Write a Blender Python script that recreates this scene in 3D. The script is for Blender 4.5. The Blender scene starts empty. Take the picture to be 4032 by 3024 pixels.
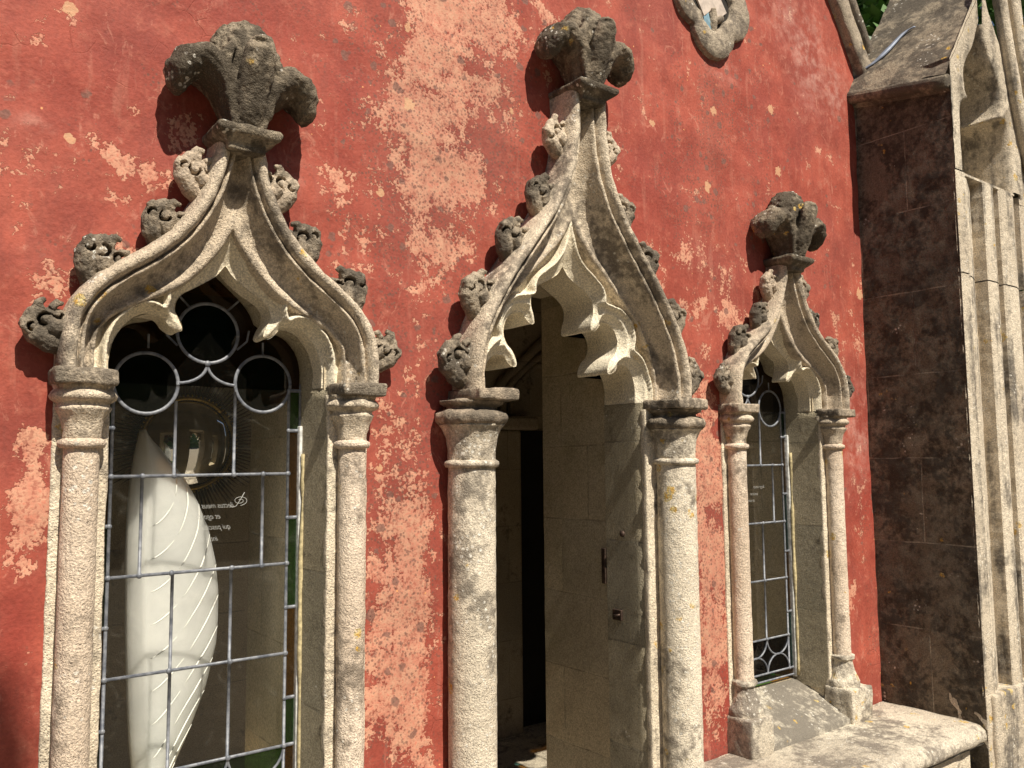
import bpy, bmesh, math, random
import numpy as np
from mathutils import Vector, Matrix, noise as mnoise
random.seed(7); rng = np.random.RandomState(7)
S = bpy.context.scene
COL = S.collection
# ------------------------------------------------------------------ camera
R_ = Vector((0.79771822, -0.60296845, -0.00864264)); U_ = Vector((-0.04750465, -0.07712249, 0.99588927)); F_ = Vector((0.60115635, 0.79402844, 0.09016582))
CAM = Vector((0, -2.1, 1.6)); FL = 3300.0
cd = bpy.data.cameras.new('camera'); cam = bpy.data.objects.new('camera', cd); COL.objects.link(cam)
cd.sensor_width = 36; cd.lens = FL/4032*36; cd.clip_start = .05; cd.clip_end = 500
M = Matrix.Identity(4)
for i in range(3):
    M[i][0] = R_[i]; M[i][1] = U_[i]; M[i][2] = -F_[i]; M[i][3] = CAM[i]
cam.matrix_world = M; S.camera = cam
# ------------------------------------------------------------------ world, sun, exposure
SUN = Vector((-0.012, -1.0, 1.25)).normalized()      # towards the sun
elev = math.asin(SUN.z)
w = bpy.data.worlds.new('World'); S.world = w; w.use_nodes = True
nt = w.node_tree; bg = nt.nodes['Background']; sky = nt.nodes.new('ShaderNodeTexSky'); sky.sky_type = 'NISHITA'; sky.sun_disc = False
sky.sun_elevation = elev; sky.sun_rotation = math.atan2(SUN.x, SUN.y)
nt.links.new(sky.outputs[0], bg.inputs[0]); bg.inputs[1].default_value = 0.05
sd = bpy.data.lights.new('sun', 'SUN'); sd.energy = 5.0; sd.angle = math.radians(.53); sd.color = (1, .925, .79)
so = bpy.data.objects.new('sun', sd); COL.objects.link(so); so.rotation_euler = SUN.to_track_quat('Z', 'Y').to_euler(); so.location = (0, -6, 8)
S.view_settings.view_transform = 'Standard'; S.view_settings.look = 'None'; S.view_settings.exposure = 0.46; S.view_settings.gamma = 1
S.render.engine = 'CYCLES'
S.cycles.max_bounces = 8; S.cycles.transparent_max_bounces = 16

# ------------------------------------------------------------------ node helper
class NT:
    def __init__(s, name):
        s.m = bpy.data.materials.new(name); s.m.use_nodes = True; s.t = s.m.node_tree; s.t.nodes.clear()
        s.out = s.n('ShaderNodeOutputMaterial'); s.b = s.n('ShaderNodeBsdfPrincipled'); s.t.links.new(s.b.outputs[0], s.out.inputs[0])
        g = s.n('ShaderNodeNewGeometry'); s.pos = g.outputs['Position']; s.nor = g.outputs['Normal']
    def n(s, ty, **k):
        x = s.t.nodes.new(ty)
        for a, v in k.items(): setattr(x, a, v)
        return x
    def put(s, sock, v):
        if hasattr(v, 'links'): s.t.links.new(v, sock)
        elif isinstance(v, (tuple, list)) and len(v) == 3 and sock.type == 'RGBA': sock.default_value = (*v, 1)
        else: sock.default_value = v
    def noise(s, sc, det=4, rough=.55, vec=None, dist=0, off=0):
        x = s.n('ShaderNodeTexNoise'); x.inputs['Scale'].default_value = sc; x.inputs['Detail'].default_value = det
        x.inputs['Roughness'].default_value = rough; x.inputs['Distortion'].default_value = dist
        v = vec if vec is not None else s.pos
        if off: v = s.vm('ADD', v, (off, off*1.7, -off))
        s.put(x.inputs['Vector'], v); return x.outputs[0]
    def noisec(s, sc, det=3):
        x = s.n('ShaderNodeTexNoise'); x.inputs['Scale'].default_value = sc; x.inputs['Detail'].default_value = det
        s.put(x.inputs['Vector'], s.pos); return x.outputs['Color']
    def vor(s, sc, vec=None, feat='F1', rnd=1.0):
        x = s.n('ShaderNodeTexVoronoi', feature=feat); x.inputs['Scale'].default_value = sc; x.inputs['Randomness'].default_value = rnd
        s.put(x.inputs['Vector'], vec if vec is not None else s.pos); return x.outputs['Distance'], (x.outputs['Color'] if feat == 'F1' else None)
    def mt(s, op, a, b=0.0, c=None, clamp=False):
        x = s.n('ShaderNodeMath', operation=op, use_clamp=clamp); s.put(x.inputs[0], a); s.put(x.inputs[1], b)
        if c is not None: s.put(x.inputs[2], c)
        return x.outputs[0]
    def vm(s, op, a, b):
        x = s.n('ShaderNodeVectorMath', operation=op); s.put(x.inputs[0], a)
        if op == 'SCALE': s.put(x.inputs['Scale'], b)
        else: s.put(x.inputs[1], b)
        return x.outputs[0]
    def sep(s, v):
        x = s.n('ShaderNodeSeparateXYZ'); s.put(x.inputs[0], v); return x.outputs
    def comb(s, a, b, c):
        x = s.n('ShaderNodeCombineXYZ'); s.put(x.inputs[0], a); s.put(x.inputs[1], b); s.put(x.inputs[2], c); return x.outputs[0]
    def ss(s, v, a, b):
        x = s.n('ShaderNodeMapRange', interpolation_type='SMOOTHSTEP'); s.put(x.inputs[0], v); s.put(x.inputs[1], a); s.put(x.inputs[2], b); return x.outputs[0]
    def mix(s, f, a, b, mode='MIX'):
        x = s.n('ShaderNodeMix', data_type='RGBA', blend_type=mode); s.put(x.inputs[0], f); s.put(x.inputs[6], a); s.put(x.inputs[7], b); return x.outputs[2]
    def attr(s, name):
        x = s.n('ShaderNodeAttribute', attribute_name=name); return x.outputs['Fac']
    def bump(s, h, dist, strength=1.0, prev=None):
        x = s.n('ShaderNodeBump'); x.inputs['Distance'].default_value = dist; x.inputs['Strength'].default_value = strength
        s.put(x.inputs['Height'], h)
        if prev is not None: s.put(x.inputs['Normal'], prev)
        return x.outputs[0]
    def fin(s, col, rough=.9, nrm=None, spec=.25):
        s.put(s.b.inputs['Base Color'], col); s.put(s.b.inputs['Roughness'], rough); s.b.inputs['Specular IOR Level'].default_value = spec
        if nrm is not None: s.put(s.b.inputs['Normal'], nrm)
        return s.m

def stone(name, light=(.62,.53,.41), mid=(.45,.36,.26), dark=(.10,.085,.065), weather=.3, yellow=.3, white=.3, grain=1.0, green=0.0, joints=None, streak=0.0, pale=0.0, soot=0.0):
    """Limestone: clean colour, grey-black crust in patches, crustose lichens, granular relief."""
    N = NT(name)
    n1 = N.noise(5.5, 7, .62); n2 = N.noise(38, 5, .65, off=3.1); n3 = N.noise(190, 3, .6, off=1.3); n4 = N.noise(2.2, 4, .5, off=9)
    n5 = N.noise(520, 2, .5)
    col = N.mix(N.ss(n4, .35, .65), light, mid)
    col = N.mix(N.ss(n2, .35, .7), col, N.mix(.5, col, mid))
    m = N.mt('ADD', N.mt('MULTIPLY', n1, .62), N.mt('MULTIPLY', n2, .38))
    if streak:
        sp = N.sep(N.pos); sv = N.comb(N.mt('MULTIPLY', sp[0], 16), N.mt('MULTIPLY', sp[1], 16), N.mt('MULTIPLY', sp[2], 1.2))
        m = N.mt('ADD', N.mt('MULTIPLY', m, 1-streak), N.mt('MULTIPLY', N.noise(1, 5, .6, vec=sv), streak))
    th = .5 + (.5-weather)*.42
    mask = N.ss(m, th-.06, th+.07)
    mask = N.mt('MULTIPLY', mask, N.ss(n3, .22, .5))
    col = N.mix(mask, col, dark)
    # speckle of black crust
    d, c = N.vor(170); spk = N.mt('MULTIPLY', N.ss(d, .34, .16), N.ss(N.noise(14, 3, off=5), .5-.12*weather, .62-.12*weather))
    col = N.mix(N.mt('MULTIPLY', spk, .6), col, N.mix(.4, dark, mid))
    if white:
        dv = N.vm('ADD', N.pos, N.vm('SCALE', N.noisec(60), .012))
        d, c = N.vor(55, vec=dv); k = N.mt('MULTIPLY', N.ss(d, .30, .2), N.ss(N.noise(6.5, 3, off=12), .66-.14*white, .72-.14*white))
        col = N.mix(N.mt('MULTIPLY', k, .8), col, (.74,.71,.63))
    if green:
        k = N.mt('MULTIPLY', N.ss(N.noise(4, 5, .6, off=31), .45, .7), green); col = N.mix(k, col, (.16,.15,.05))
    if joints:
        ax, bw, rh, oz, jc = joints     # axis of the run, brick width, row height, z offset, joint colour
        sp = N.sep(N.pos); br = N.n('ShaderNodeTexBrick'); br.offset = .5
        N.put(br.inputs['Vector'], N.comb(N.mt('ADD', sp[ax], N.mt('MULTIPLY', n1, .01)), N.mt('ADD', sp[2], N.mt('ADD', N.mt('MULTIPLY', n1, .012), oz)), 0))
        br.inputs['Scale'].default_value = 1; br.inputs['Brick Width'].default_value = bw; br.inputs['Row Height'].default_value = rh
        br.inputs['Mortar Size'].default_value = .0035; br.inputs['Mortar Smooth'].default_value = .3
        br.inputs['Color1'].default_value = (.86,.86,.86,1); br.inputs['Color2'].default_value = (1.1,1.06,1,1); br.inputs['Mortar'].default_value = (1,1,1,1)
        col = N.mix(.8, col, br.outputs[0], 'MULTIPLY')
        jf = N.mt('MULTIPLY', br.outputs['Fac'], N.ss(N.noise(7, 4, off=2), .4, .6))
        col = N.mix(N.mt('MULTIPLY', jf, .75), col, jc)
    if yellow:
        dv = N.vm('ADD', N.pos, N.vm('SCALE', N.noisec(45), .03))
        d, c = N.vor(17, vec=dv); cr = N.sep(c)[0]
        lim = N.mt('MULTIPLY', cr, .36)
        k = N.mt('MULTIPLY', N.ss(N.mt('SUBTRACT', lim, d), .0, .07), N.ss(N.noise(3.3, 3, off=21), .66-.16*yellow, .70-.16*yellow))
        k = N.mt('MULTIPLY', k, N.ss(N.noise(130, 2, off=4), .36, .5))
        col = N.mix(N.mt('MULTIPLY', k, .85), col, N.mix(N.ss(N.noise(70, 2), .4, .6), (.62,.36,.05), (.62,.50,.22)))
    g = N.mix(1, col, N.mix(N.ss(n3, .3, .7), (.70,.70,.71), (1.22,1.21,1.19)), 'MULTIPLY')
    col = N.mix(1, g, N.mix(N.ss(n5, .3, .7), (.86,.86,.88), (1.12,1.1,1.08)), 'MULTIPLY')
    h = N.mt('ADD', N.mt('MULTIPLY', n2, .9), N.mt('ADD', N.mt('MULTIPLY', n3, .55), N.mt('MULTIPLY', n5, .16)))
    h = N.mt('SUBTRACT', h, N.mt('MULTIPLY', spk, .25))
    if joints: h = N.mt('SUBTRACT', h, N.mt('MULTIPLY', br.outputs['Fac'], .5))
    return N.fin(col, .92, N.bump(h, .0052*grain, .9), .2)

BEIGE = dict(light=(.66,.55,.42), mid=(.50,.39,.28))
M_col = stone('stone_column', light=(.80,.68,.545), mid=(.62,.505,.39), dark=(.25,.205,.16), weather=.30, yellow=.6, white=.9, grain=1.8)
M_colD = stone('stone_door_column', light=(.80,.72,.58), mid=(.62,.545,.43), dark=(.24,.21,.17), weather=.38, yellow=1.0, white=1.6, grain=1.6)
M_jamb = stone('stone_jamb', light=(.82,.73,.57), mid=(.64,.55,.42), dark=(.22,.19,.15), weather=.3, yellow=.3, white=.5, grain=2.0)
M_hood = stone('stone_hood', light=(.72,.62,.48), mid=(.55,.46,.35), dark=(.20,.17,.135), weather=.42, yellow=.6, white=.6, grain=2.0)
M_trac = stone('stone_tracery', light=(.86,.79,.63), mid=(.74,.66,.50), weather=.08, yellow=.1, white=.1, grain=1.2)
M_cap = stone('stone_capital', light=(.60,.51,.39), mid=(.42,.345,.26), dark=(.16,.135,.105), weather=.52, yellow=1.0, white=.6, grain=2.0)
M_fin = stone('stone_finial', light=(.38,.32,.235), mid=(.25,.205,.15), dark=(.090,.074,.055), weather=.56, yellow=.6, white=.7, grain=2.6)
M_crk = stone('stone_crocket', light=(.44,.37,.28), mid=(.29,.24,.18), dark=(.11,.093,.073), weather=.55, yellow=.4, white=.5, grain=2.2)
M_crk2 = stone('stone_crocket_pale', light=(.56,.47,.36), mid=(.42,.34,.26), dark=(.14,.12,.09), weather=.35, yellow=.3, white=.5, grain=1.4)
M_bench = stone('stone_bench', light=(.74,.67,.54), mid=(.52,.46,.37), dark=(.24,.21,.175), weather=.45, yellow=.6, white=.9, grain=2.2)
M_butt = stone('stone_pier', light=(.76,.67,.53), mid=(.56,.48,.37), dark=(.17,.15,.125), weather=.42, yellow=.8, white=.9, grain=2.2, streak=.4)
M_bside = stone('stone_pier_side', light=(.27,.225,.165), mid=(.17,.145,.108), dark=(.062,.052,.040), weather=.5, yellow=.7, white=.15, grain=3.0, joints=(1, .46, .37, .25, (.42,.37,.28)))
M_roof = stone('stone_weathering', light=(.42,.355,.26), mid=(.28,.235,.175), dark=(.115,.098,.078), weather=.58, yellow=.3, white=.5, grain=2.2)
M_cope = stone('stone_coping', light=(.50,.43,.33), mid=(.36,.30,.23), dark=(.16,.135,.11), weather=.5, yellow=1.1, white=.5, grain=1.5)
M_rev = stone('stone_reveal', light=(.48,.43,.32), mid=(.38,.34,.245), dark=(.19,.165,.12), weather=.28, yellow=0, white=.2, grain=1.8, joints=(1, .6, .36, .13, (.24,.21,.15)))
M_sill = stone('stone_sill', light=(.58,.53,.43), mid=(.42,.38,.31), dark=(.20,.18,.15), weather=.6, yellow=.5, white=.9, grain=2.2)
M_ash = stone('stone_ashlar', light=(.56,.48,.34), mid=(.46,.39,.27), dark=(.20,.17,.12), weather=.12, yellow=0, white=0, grain=.7, green=.3, joints=(1, .31, .285, .05, (.30,.25,.17)))
M_core = stone('stone_wall_core', light=(.64,.57,.43), mid=(.54,.47,.34), dark=(.30,.25,.18), weather=.08, yellow=0, white=0, grain=.7, joints=(1, .31, .30, .12, (.34,.29,.20)))
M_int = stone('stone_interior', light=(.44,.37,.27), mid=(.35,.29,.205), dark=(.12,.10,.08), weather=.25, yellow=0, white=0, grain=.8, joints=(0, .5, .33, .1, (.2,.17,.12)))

def lead_mat():
    N = NT('lead'); n = N.noise(60, 4); col = N.mix(N.ss(n, .3, .7), (.10,.11,.135), (.24,.25,.275))
    m = N.fin(col, .5, N.bump(n, .001), .5); N.b.inputs['Metallic'].default_value = .15; return m
M_lead = lead_mat()
def simple(name, c, rough=.6, metal=0, spec=.4, sc=40, var=.25, bmp=.001):
    N = NT(name); n = N.noise(sc, 4, off=2); c2 = tuple(v*(1-var) for v in c); col = N.mix(N.ss(n, .35, .65), c, c2)
    m = N.fin(col, rough, N.bump(n, bmp), spec); N.b.inputs['Metallic'].default_value = metal; return m
M_flash = simple('lead_flashing', (.27,.31,.40), .55, .2, .5, 25, .35)
M_putty = simple('putty', (.62,.52,.30), .9, 0, .2, 60, .4, .003)
M_wframe = simple('weathered_cement', (.66,.66,.64), .8, 0, .3, 60, .35, .002)
M_iron = simple('rusty_iron', (.10,.065,.05), .6, .6, .4, 80, .5)
M_gold = simple('gilt', (.40,.26,.06), .35, .8, .5, 120, .5)
M_rays = simple('dark_gilt_rays', (.14,.075,.035), .5, .5, .5, 90, .6)
M_etch = simple('etched_writing', (.42,.42,.40), .8, 0, .3, 60, .1)
def glass_mat(name, tint, dirt=.0, gl=.055):
    m = bpy.data.materials.new(name); m.use_nodes = True; t = m.node_tree; t.nodes.clear()
    o = t.nodes.new('ShaderNodeOutputMaterial'); tr = t.nodes.new('ShaderNodeBsdfTransparent'); tr.inputs[0].default_value = (*tint, 1)
    g = t.nodes.new('ShaderNodeBsdfGlossy'); g.inputs['Roughness'].default_value = .02; g.inputs[0].default_value = (1,1,1,1)
    l0 = t.nodes.new('ShaderNodeLayerWeight'); pw = t.nodes.new('ShaderNodeMath'); pw.operation = 'POWER'; pw.inputs[1].default_value = 5; t.links.new(l0.outputs['Facing'], pw.inputs[0])
    lw = t.nodes.new('ShaderNodeMath'); lw.operation = 'MULTIPLY_ADD'; lw.inputs[1].default_value = .9; lw.inputs[2].default_value = .025; t.links.new(pw.outputs[0], lw.inputs[0])
    mx = t.nodes.new('ShaderNodeMixShader'); t.links.new(lw.outputs[0], mx.inputs[0]); t.links.new(tr.outputs[0], mx.inputs[1]); t.links.new(g.outputs[0], mx.inputs[2])
    df = t.nodes.new('ShaderNodeBsdfDiffuse'); df.inputs[0].default_value = (.5,.48,.42,1)
    geo = t.nodes.new('ShaderNodeNewGeometry'); nz = t.nodes.new('ShaderNodeTexNoise'); nz.inputs['Scale'].default_value = 9; nz.inputs['Detail'].default_value = 10; nz.inputs['Roughness'].default_value = .75; nz.inputs['Distortion'].default_value = 2.5
    t.links.new(geo.outputs['Position'], nz.inputs['Vector'])
    mr = t.nodes.new('ShaderNodeMapRange'); mr.interpolation_type = 'SMOOTHSTEP'; mr.inputs[1].default_value = .52; mr.inputs[2].default_value = .78; mr.inputs[3].default_value = dirt*.12; mr.inputs[4].default_value = dirt
    t.links.new(nz.outputs[0], mr.inputs[0]); m2 = t.nodes.new('ShaderNodeMixShader'); t.links.new(mr.outputs[0], m2.inputs[0]); t.links.new(mx.outputs[0], m2.inputs[1]); t.links.new(df.outputs[0], m2.inputs[2])
    t.links.new(m2.outputs[0], o.inputs[0]); return m
M_clear = glass_mat('clear_glass', (.985,.985,.965), .05)
M_amber = glass_mat('amber_glass', (.58,.43,.22), .06)
M_green = glass_mat('green_glass', (.30,.50,.25), .06)
M_teal = glass_mat('teal_glass', (.30,.50,.50), .05)
M_purple = glass_mat('deep_purple_glass', (.10,.03,.05), .03)
M_black = glass_mat('deep_blue_glass', (.02,.02,.04), .02)
M_brown = glass_mat('brown_glass', (.30,.20,.06), .03)
M_mirror = simple('mirror_silvering', (.85,.85,.85), .03, 1, .5, 3, .02, 0)

# ------------------------------------------------------------------ object helpers
def tag(o, label=None, cat=None, group=None, kind=None):
    if label: o['label'] = label
    if cat: o['category'] = cat
    if group: o['group'] = group
    if kind: o['kind'] = kind
    return o
def empty(name, loc, **k):
    o = bpy.data.objects.new(name, None); COL.objects.link(o); o.location = loc; o.empty_display_size = .1; return tag(o, **k)
def link(name, me, mat, parent=None, smooth=True):
    o = bpy.data.objects.new(name, me); COL.objects.link(o)
    if mat is not None and not me.materials: me.materials.append(mat)
    if parent is not None:
        o.parent = parent
        p = parent; off = Vector((0,0,0))
        while p is not None: off += p.location; p = p.parent
        o.location = -off                      # vertices are given in world metres
    me.polygons.foreach_set('use_smooth', [smooth]*len(me.polygons)); me.update()
    return o
def mesh(name, V, Fc):
    me = bpy.data.meshes.new(name); me.from_pydata([tuple(v) for v in V], [], [tuple(f) for f in Fc]); me.update(); return me
def recenter(o):
    """Move a child mesh's origin to its own geometry (world position unchanged)."""
    me = o.data; n = len(me.vertices)
    if not n: return o
    co = np.empty(n*3, np.float32); me.vertices.foreach_get('co', co); co = co.reshape(-1,3); c = (co.min(0)+co.max(0))/2
    me.vertices.foreach_set('co', (co-c).ravel()); me.update(); o.location = Vector(o.location)+Vector([float(x) for x in c]); return o
class B:
    """collects vertices and faces, in world metres"""
    def __init__(s): s.V = []; s.F = []
    def add(s, V, F):
        k = len(s.V); s.V += [tuple(v) for v in V]; s.F += [tuple(i+k for i in f) for f in F]; return s
    def box(s, x0, x1, y0, y1, z0, z1):
        V = [(x,y,z) for x in (x0,x1) for y in (y0,y1) for z in (z0,z1)]
        return s.add(V, [(0,1,3,2),(4,6,7,5),(0,4,5,1),(2,3,7,6),(0,2,6,4),(1,5,7,3)])
    def lathe(s, prof, c, n=40, axis='z', ax=1, ay=1):
        V = []; m = len(prof)
        for k in range(n):
            a = 2*math.pi*k/n
            for r, z in prof: V.append((c[0]+r*ax*math.cos(a), c[1]+r*ay*math.sin(a), c[2]+z) if axis == 'z' else (c[0]+r*math.cos(a), c[1]+z, c[2]+r*math.sin(a)))
        F = [(k*m+j, ((k+1)%n)*m+j, ((k+1)%n)*m+j+1, k*m+j+1) for k in range(n) for j in range(m-1)]
        F += [tuple(k*m+m-1 for k in range(n)), tuple(k*m for k in reversed(range(n)))]
        return s.add(V, F)
    def tube(s, P, r, n=8, fl=None, cap=True):
        P = [Vector(p) for p in P]; m = len(P); rr = r if hasattr(r, '__len__') else [r]*m
        up = Vector((0,0,1)) if abs((P[-1]-P[0]).normalized().z) < .9 else Vector((0,1,0)); V = []; last = None
        for i, p in enumerate(P):
            t = (P[min(i+1,m-1)]-P[max(i-1,0)]).normalized()
            a = (last - t*last.dot(t)) if last is not None else t.cross(up)
            a.normalize(); b = t.cross(a); last = a; fa, fb = fl if fl else (1,1)
            for k in range(n):
                q = 2*math.pi*k/n; V.append(p+a*math.cos(q)*rr[i]*fa+b*math.sin(q)*rr[i]*fb)
        F = [(i*n+k, i*n+(k+1)%n, (i+1)*n+(k+1)%n, (i+1)*n+k) for i in range(m-1) for k in range(n)]
        if cap: F += [tuple(reversed(range(n))), tuple((m-1)*n+k for k in range(n))]
        return s.add(V, F)
    def ball(s, c, r, n=10, sc=(1,1,1)):
        prof = [(math.sin(math.pi*j/n)*r+1e-5, -math.cos(math.pi*j/n)*r) for j in range(n+1)]
        k = len(s.V); s.lathe(prof, (0,0,0), 2*n)
        for i in range(k, len(s.V)): v = s.V[i]; s.V[i] = (v[0]*sc[0]+c[0], v[1]*sc[1]+c[1], v[2]*sc[2]+c[2])
        return s
    def ring(s, c, nrm, R, r, n=18, m=8, arc=1.0, a0=0):
        nrm = Vector(nrm).normalized(); a = nrm.orthogonal().normalized(); b = nrm.cross(a); c = Vector(c)
        P = [c+a*math.cos(a0+2*math.pi*arc*k/n)*R+b*math.sin(a0+2*math.pi*arc*k/n)*R for k in range(n+1)]
        return s.tube(P, r, m)
    def mesh(s, name='m'): return mesh(name, s.V, s.F)
    def build(s, name, mat, parent=None, smooth=False, bevel=0, rough=0, sub=0):
        me = s.mesh(name)
        if bevel or sub:
            me = mod_apply(me, bevel=bevel, sub=sub, rough=rough)
        o = link(name, me, mat, parent, smooth)
        if parent is not None: recenter(o)
        return o
def npco(me):
    n = len(me.vertices); a = np.empty(n*3, np.float32); me.vertices.foreach_get('co', a); return a.reshape(-1,3)
def displace(me, amp, sc, octv=3, seed=0):
    n = len(me.vertices); co = npco(me); nr = np.empty(n*3, np.float32); me.vertices.foreach_get('normal', nr); nr = nr.reshape(-1,3)
    d = np.array([mnoise.fractal((v[0]*sc+seed, v[1]*sc-seed, v[2]*sc+2*seed), 1.0, 2.1, octv) for v in co.tolist()], np.float32)
    co += nr*(d*amp)[:,None]; me.vertices.foreach_set('co', co.ravel()); me.update()
def mod_apply(me, bevel=0, sub=0, vox=0, rough=0, smooth=0, dec=0, seed=1):
    o = bpy.data.objects.new('tmp', me); COL.objects.link(o)
    if bevel: b = o.modifiers.new('b', 'BEVEL'); b.width = bevel; b.segments = 3; b.limit_method = 'ANGLE'; b.angle_limit = math.radians(35)
    if vox: v = o.modifiers.new('v', 'REMESH'); v.mode = 'VOXEL'; v.voxel_size = vox
    if smooth: q = o.modifiers.new('s', 'SMOOTH'); q.iterations = smooth; q.factor = .5
    if sub: q = o.modifiers.new('u', 'SUBSURF'); q.levels = sub; q.render_levels = sub; q.subdivision_type = 'SIMPLE'
    dg = bpy.context.evaluated_depsgraph_get(); m2 = bpy.data.meshes.new_from_object(o.evaluated_get(dg), depsgraph=dg)
    bpy.data.objects.remove(o)
    if rough: displace(m2, rough, 22, 4, seed)
    return m2
def catmull(P, step):
    P = [np.array(p, float) for p in P]; Q = [2*P[0]-P[1]]+P+[2*P[-1]-P[-2]]; out = []
    for i in range(1, len(Q)-2):
        p0, p1, p2, p3 = Q[i-1:i+3]; L = np.linalg.norm(p2-p1); n = max(1, int(round(L/step)))
        for k in range(n):
            t = k/n; out.append(.5*((2*p1)+(-p0+p2)*t+(2*p0-5*p1+4*p2-p3)*t*t+(-p0+3*p1-3*p2+p3)*t**3))
    out.append(P[-1]); return np.array(out)
def segdist(p, A):
    a = A[:-1]; b = A[1:]; ab = b-a; t = np.clip(((p-a)*ab).sum(1)/((ab**2).sum(1)+1e-12), 0, 1); q = a+ab*t[:,None]
    return np.sqrt(((p-q)**2).sum(1).min())

# ------------------------------------------------------------------ moulded ogee arch
Z0 = 1.806
WIN_PATH = [(.388,1.80),(.388,1.87),(.374,1.945),(.336,2.008),(.280,2.058),(.212,2.108),(.155,2.162),(.112,2.228),(.083,2.295),(.066,2.36),(.062,2.405)]
WIN_PROF = [(0,.012),(0,-.03),(.001,-.058),(.005,-.078),(.012,-.090),(.019,-.094),(.027,-.091),(.033,-.082),(.036,-.068),(.038,-.056),(.040,-.060),(.042,-.072),(.0455,-.0755),(.049,-.071),(.0505,-.060),
            (.053,-.042),(.056,-.029),(.060,-.020),(.065,-.014),(.069,-.013),(.072,-.020),(.075,-.024),(.079,-.020),(.081,-.006),(.082,.02)]
WIN_OPEN = [(.268,1.80),(.268,1.855),(.255,1.90),(.230,1.937),(.196,1.958),(.160,1.957),(.146,1.949),(.133,1.935),(.115,1.924),(.104,1.926),(.104,1.938),(.112,1.956),(.121,1.975),(.118,2.000),(.100,2.022),(.062,2.046),(.024,2.074),(0,2.104)]
WIN_RIDGE = [(.286,1.80),(.286,1.87),(.270,1.925),(.236,1.965),(.202,1.983),(.172,1.981),(.157,1.974),(.150,1.992),(.146,2.02),(.118,2.052),(.078,2.088),(.042,2.130),(.017,2.165),(0,2.200)]
WIN_HEAD = [(.260,1.80),(.260,1.86),(.244,1.91),(.205,1.948),(.155,1.962),(.124,1.978),(.113,2.003),(.090,2.033),(.045,2.074),(0,2.112)]
DOOR_PATH = [(.475,1.80),(.474,1.87),(.460,1.95),(.432,2.03),(.364,2.15),(.266,2.285),(.186,2.392),(.130,2.49),(.098,2.58),(.084,2.67),(.080,2.74),(.080,2.815)]
DOOR_PROF = [(0,.012),(0,-.05),(.001,-.088),(.006,-.108),(.014,-.120),(.022,-.123),(.030,-.118),(.036,-.104),(.039,-.088),(.041,-.078),(.043,-.084),(.045,-.096),(.050,-.0985),(.0545,-.093),(.056,-.082),
             (.060,-.050),(.064,-.032),(.069,-.019),(.075,-.011),(.080,-.008),(.083,-.014),(.086,-.018),(.090,-.014),(.092,.002),(.093,.04)]
DOOR_OPEN = [(.335,1.80),(.335,1.85),(.325,1.893),(.303,1.925),(.272,1.935),(.252,1.930),(.238,1.911),(.217,1.899),(.204,1.901),(.202,1.914),(.206,1.930),(.220,1.953),(.242,1.975),(.253,2.010),(.243,2.048),(.215,2.075),(.178,2.080),(.172,2.076),(.160,2.060),(.143,2.046),(.129,2.047),(.126,2.058),(.129,2.078),(.138,2.105),(.137,2.142),(.112,2.174),(.066,2.200),(.025,2.225),(0,2.257)]

DOOR_RIDGE = [(.378,1.80),(.376,1.86),(.352,1.93),(.318,1.968),(.294,1.986),(.299,2.02),(.290,2.065),(.264,2.102),(.232,2.124),(.195,2.132),(.160,2.142),(.157,2.168),(.142,2.198),(.10,2.230),(.06,2.262),(.030,2.305),(.012,2.36),(0,2.415)]
def sweep_half(path, prof, wide, step=.006, brk=.05, s0=.15, s1=.55):
    """Right half (u>=0) of the moulded arch, mitred on the axis."""
    P = catmull(path, step); n = len(P)
    T = np.gradient(P, axis=0); T /= np.linalg.norm(T, axis=1)[:,None]
    Nn = np.stack([-T[:,1], T[:,0]], 1)     # inward (towards the axis)
    s = np.concatenate([[0], np.cumsum(np.linalg.norm(np.diff(P, axis=0), axis=1))]); s /= s[-1]
    pt = np.array([p[0] for p in prof]); py = np.array([p[1] for p in prof]); V = []
    for i in range(n):
        k = 1+wide*np.clip((s[i]-s0)/(s1-s0), 0, 1)
        tt = np.where(pt > brk, brk+(pt-brk)*k, pt)
        tmax = P[i,0]/(-Nn[i,0]) if Nn[i,0] < -1e-6 else 9
        for t, y in zip(tt, py):
            if t > tmax: y = float(np.interp(tmax, tt, py)); t = tmax
            q = P[i]+Nn[i]*t; V.append((max(0, q[0]), y, q[1]))
    m = len(prof); F = [(i*m+j, i*m+j+1, (i+1)*m+j+1, (i+1)*m+j) for i in range(n-1) for j in range(m-1)]
    return V, F, P
def both(V, F, xc):
    n = len(V); V2 = [(xc+a, y, z) for a, y, z in V]+[(xc-a, y, z) for a, y, z in V]
    return V2, list(F)+[tuple(reversed([i+n for i in f])) for f in F]
def dedeg(me):
    bm = bmesh.new(); bm.from_mesh(me); bmesh.ops.remove_doubles(bm, verts=bm.verts, dist=.0002); bmesh.ops.dissolve_degenerate(bm, edges=bm.edges, dist=.0001)
    bmesh.ops.recalc_face_normals(bm, faces=bm.faces); bm.to_mesh(me); bm.free()
def polydist(Q, A):
    """distance of every point of Q to the polyline A"""
    D = np.full(len(Q), 9.0)
    for a, b in zip(A[:-1], A[1:]):
        ab = b-a; t = np.clip(((Q-a)@ab)/(ab@ab+1e-12), 0, 1); d = np.linalg.norm(Q-(a+t[:,None]*ab), axis=1); np.minimum(D, d, out=D)
    return D
def inside(Q, A):
    """A: closed polygon"""
    c = np.zeros(len(Q), bool); x, z = Q[:,0], Q[:,1]
    for a, b in zip(A, np.roll(A, -1, 0)):
        if a[1] == b[1]: continue
        k = ((a[1] > z) != (b[1] > z)) & (x < (b[0]-a[0])*(z-a[1])/(b[1]-a[1])+a[0]); c ^= k
    return c
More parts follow.
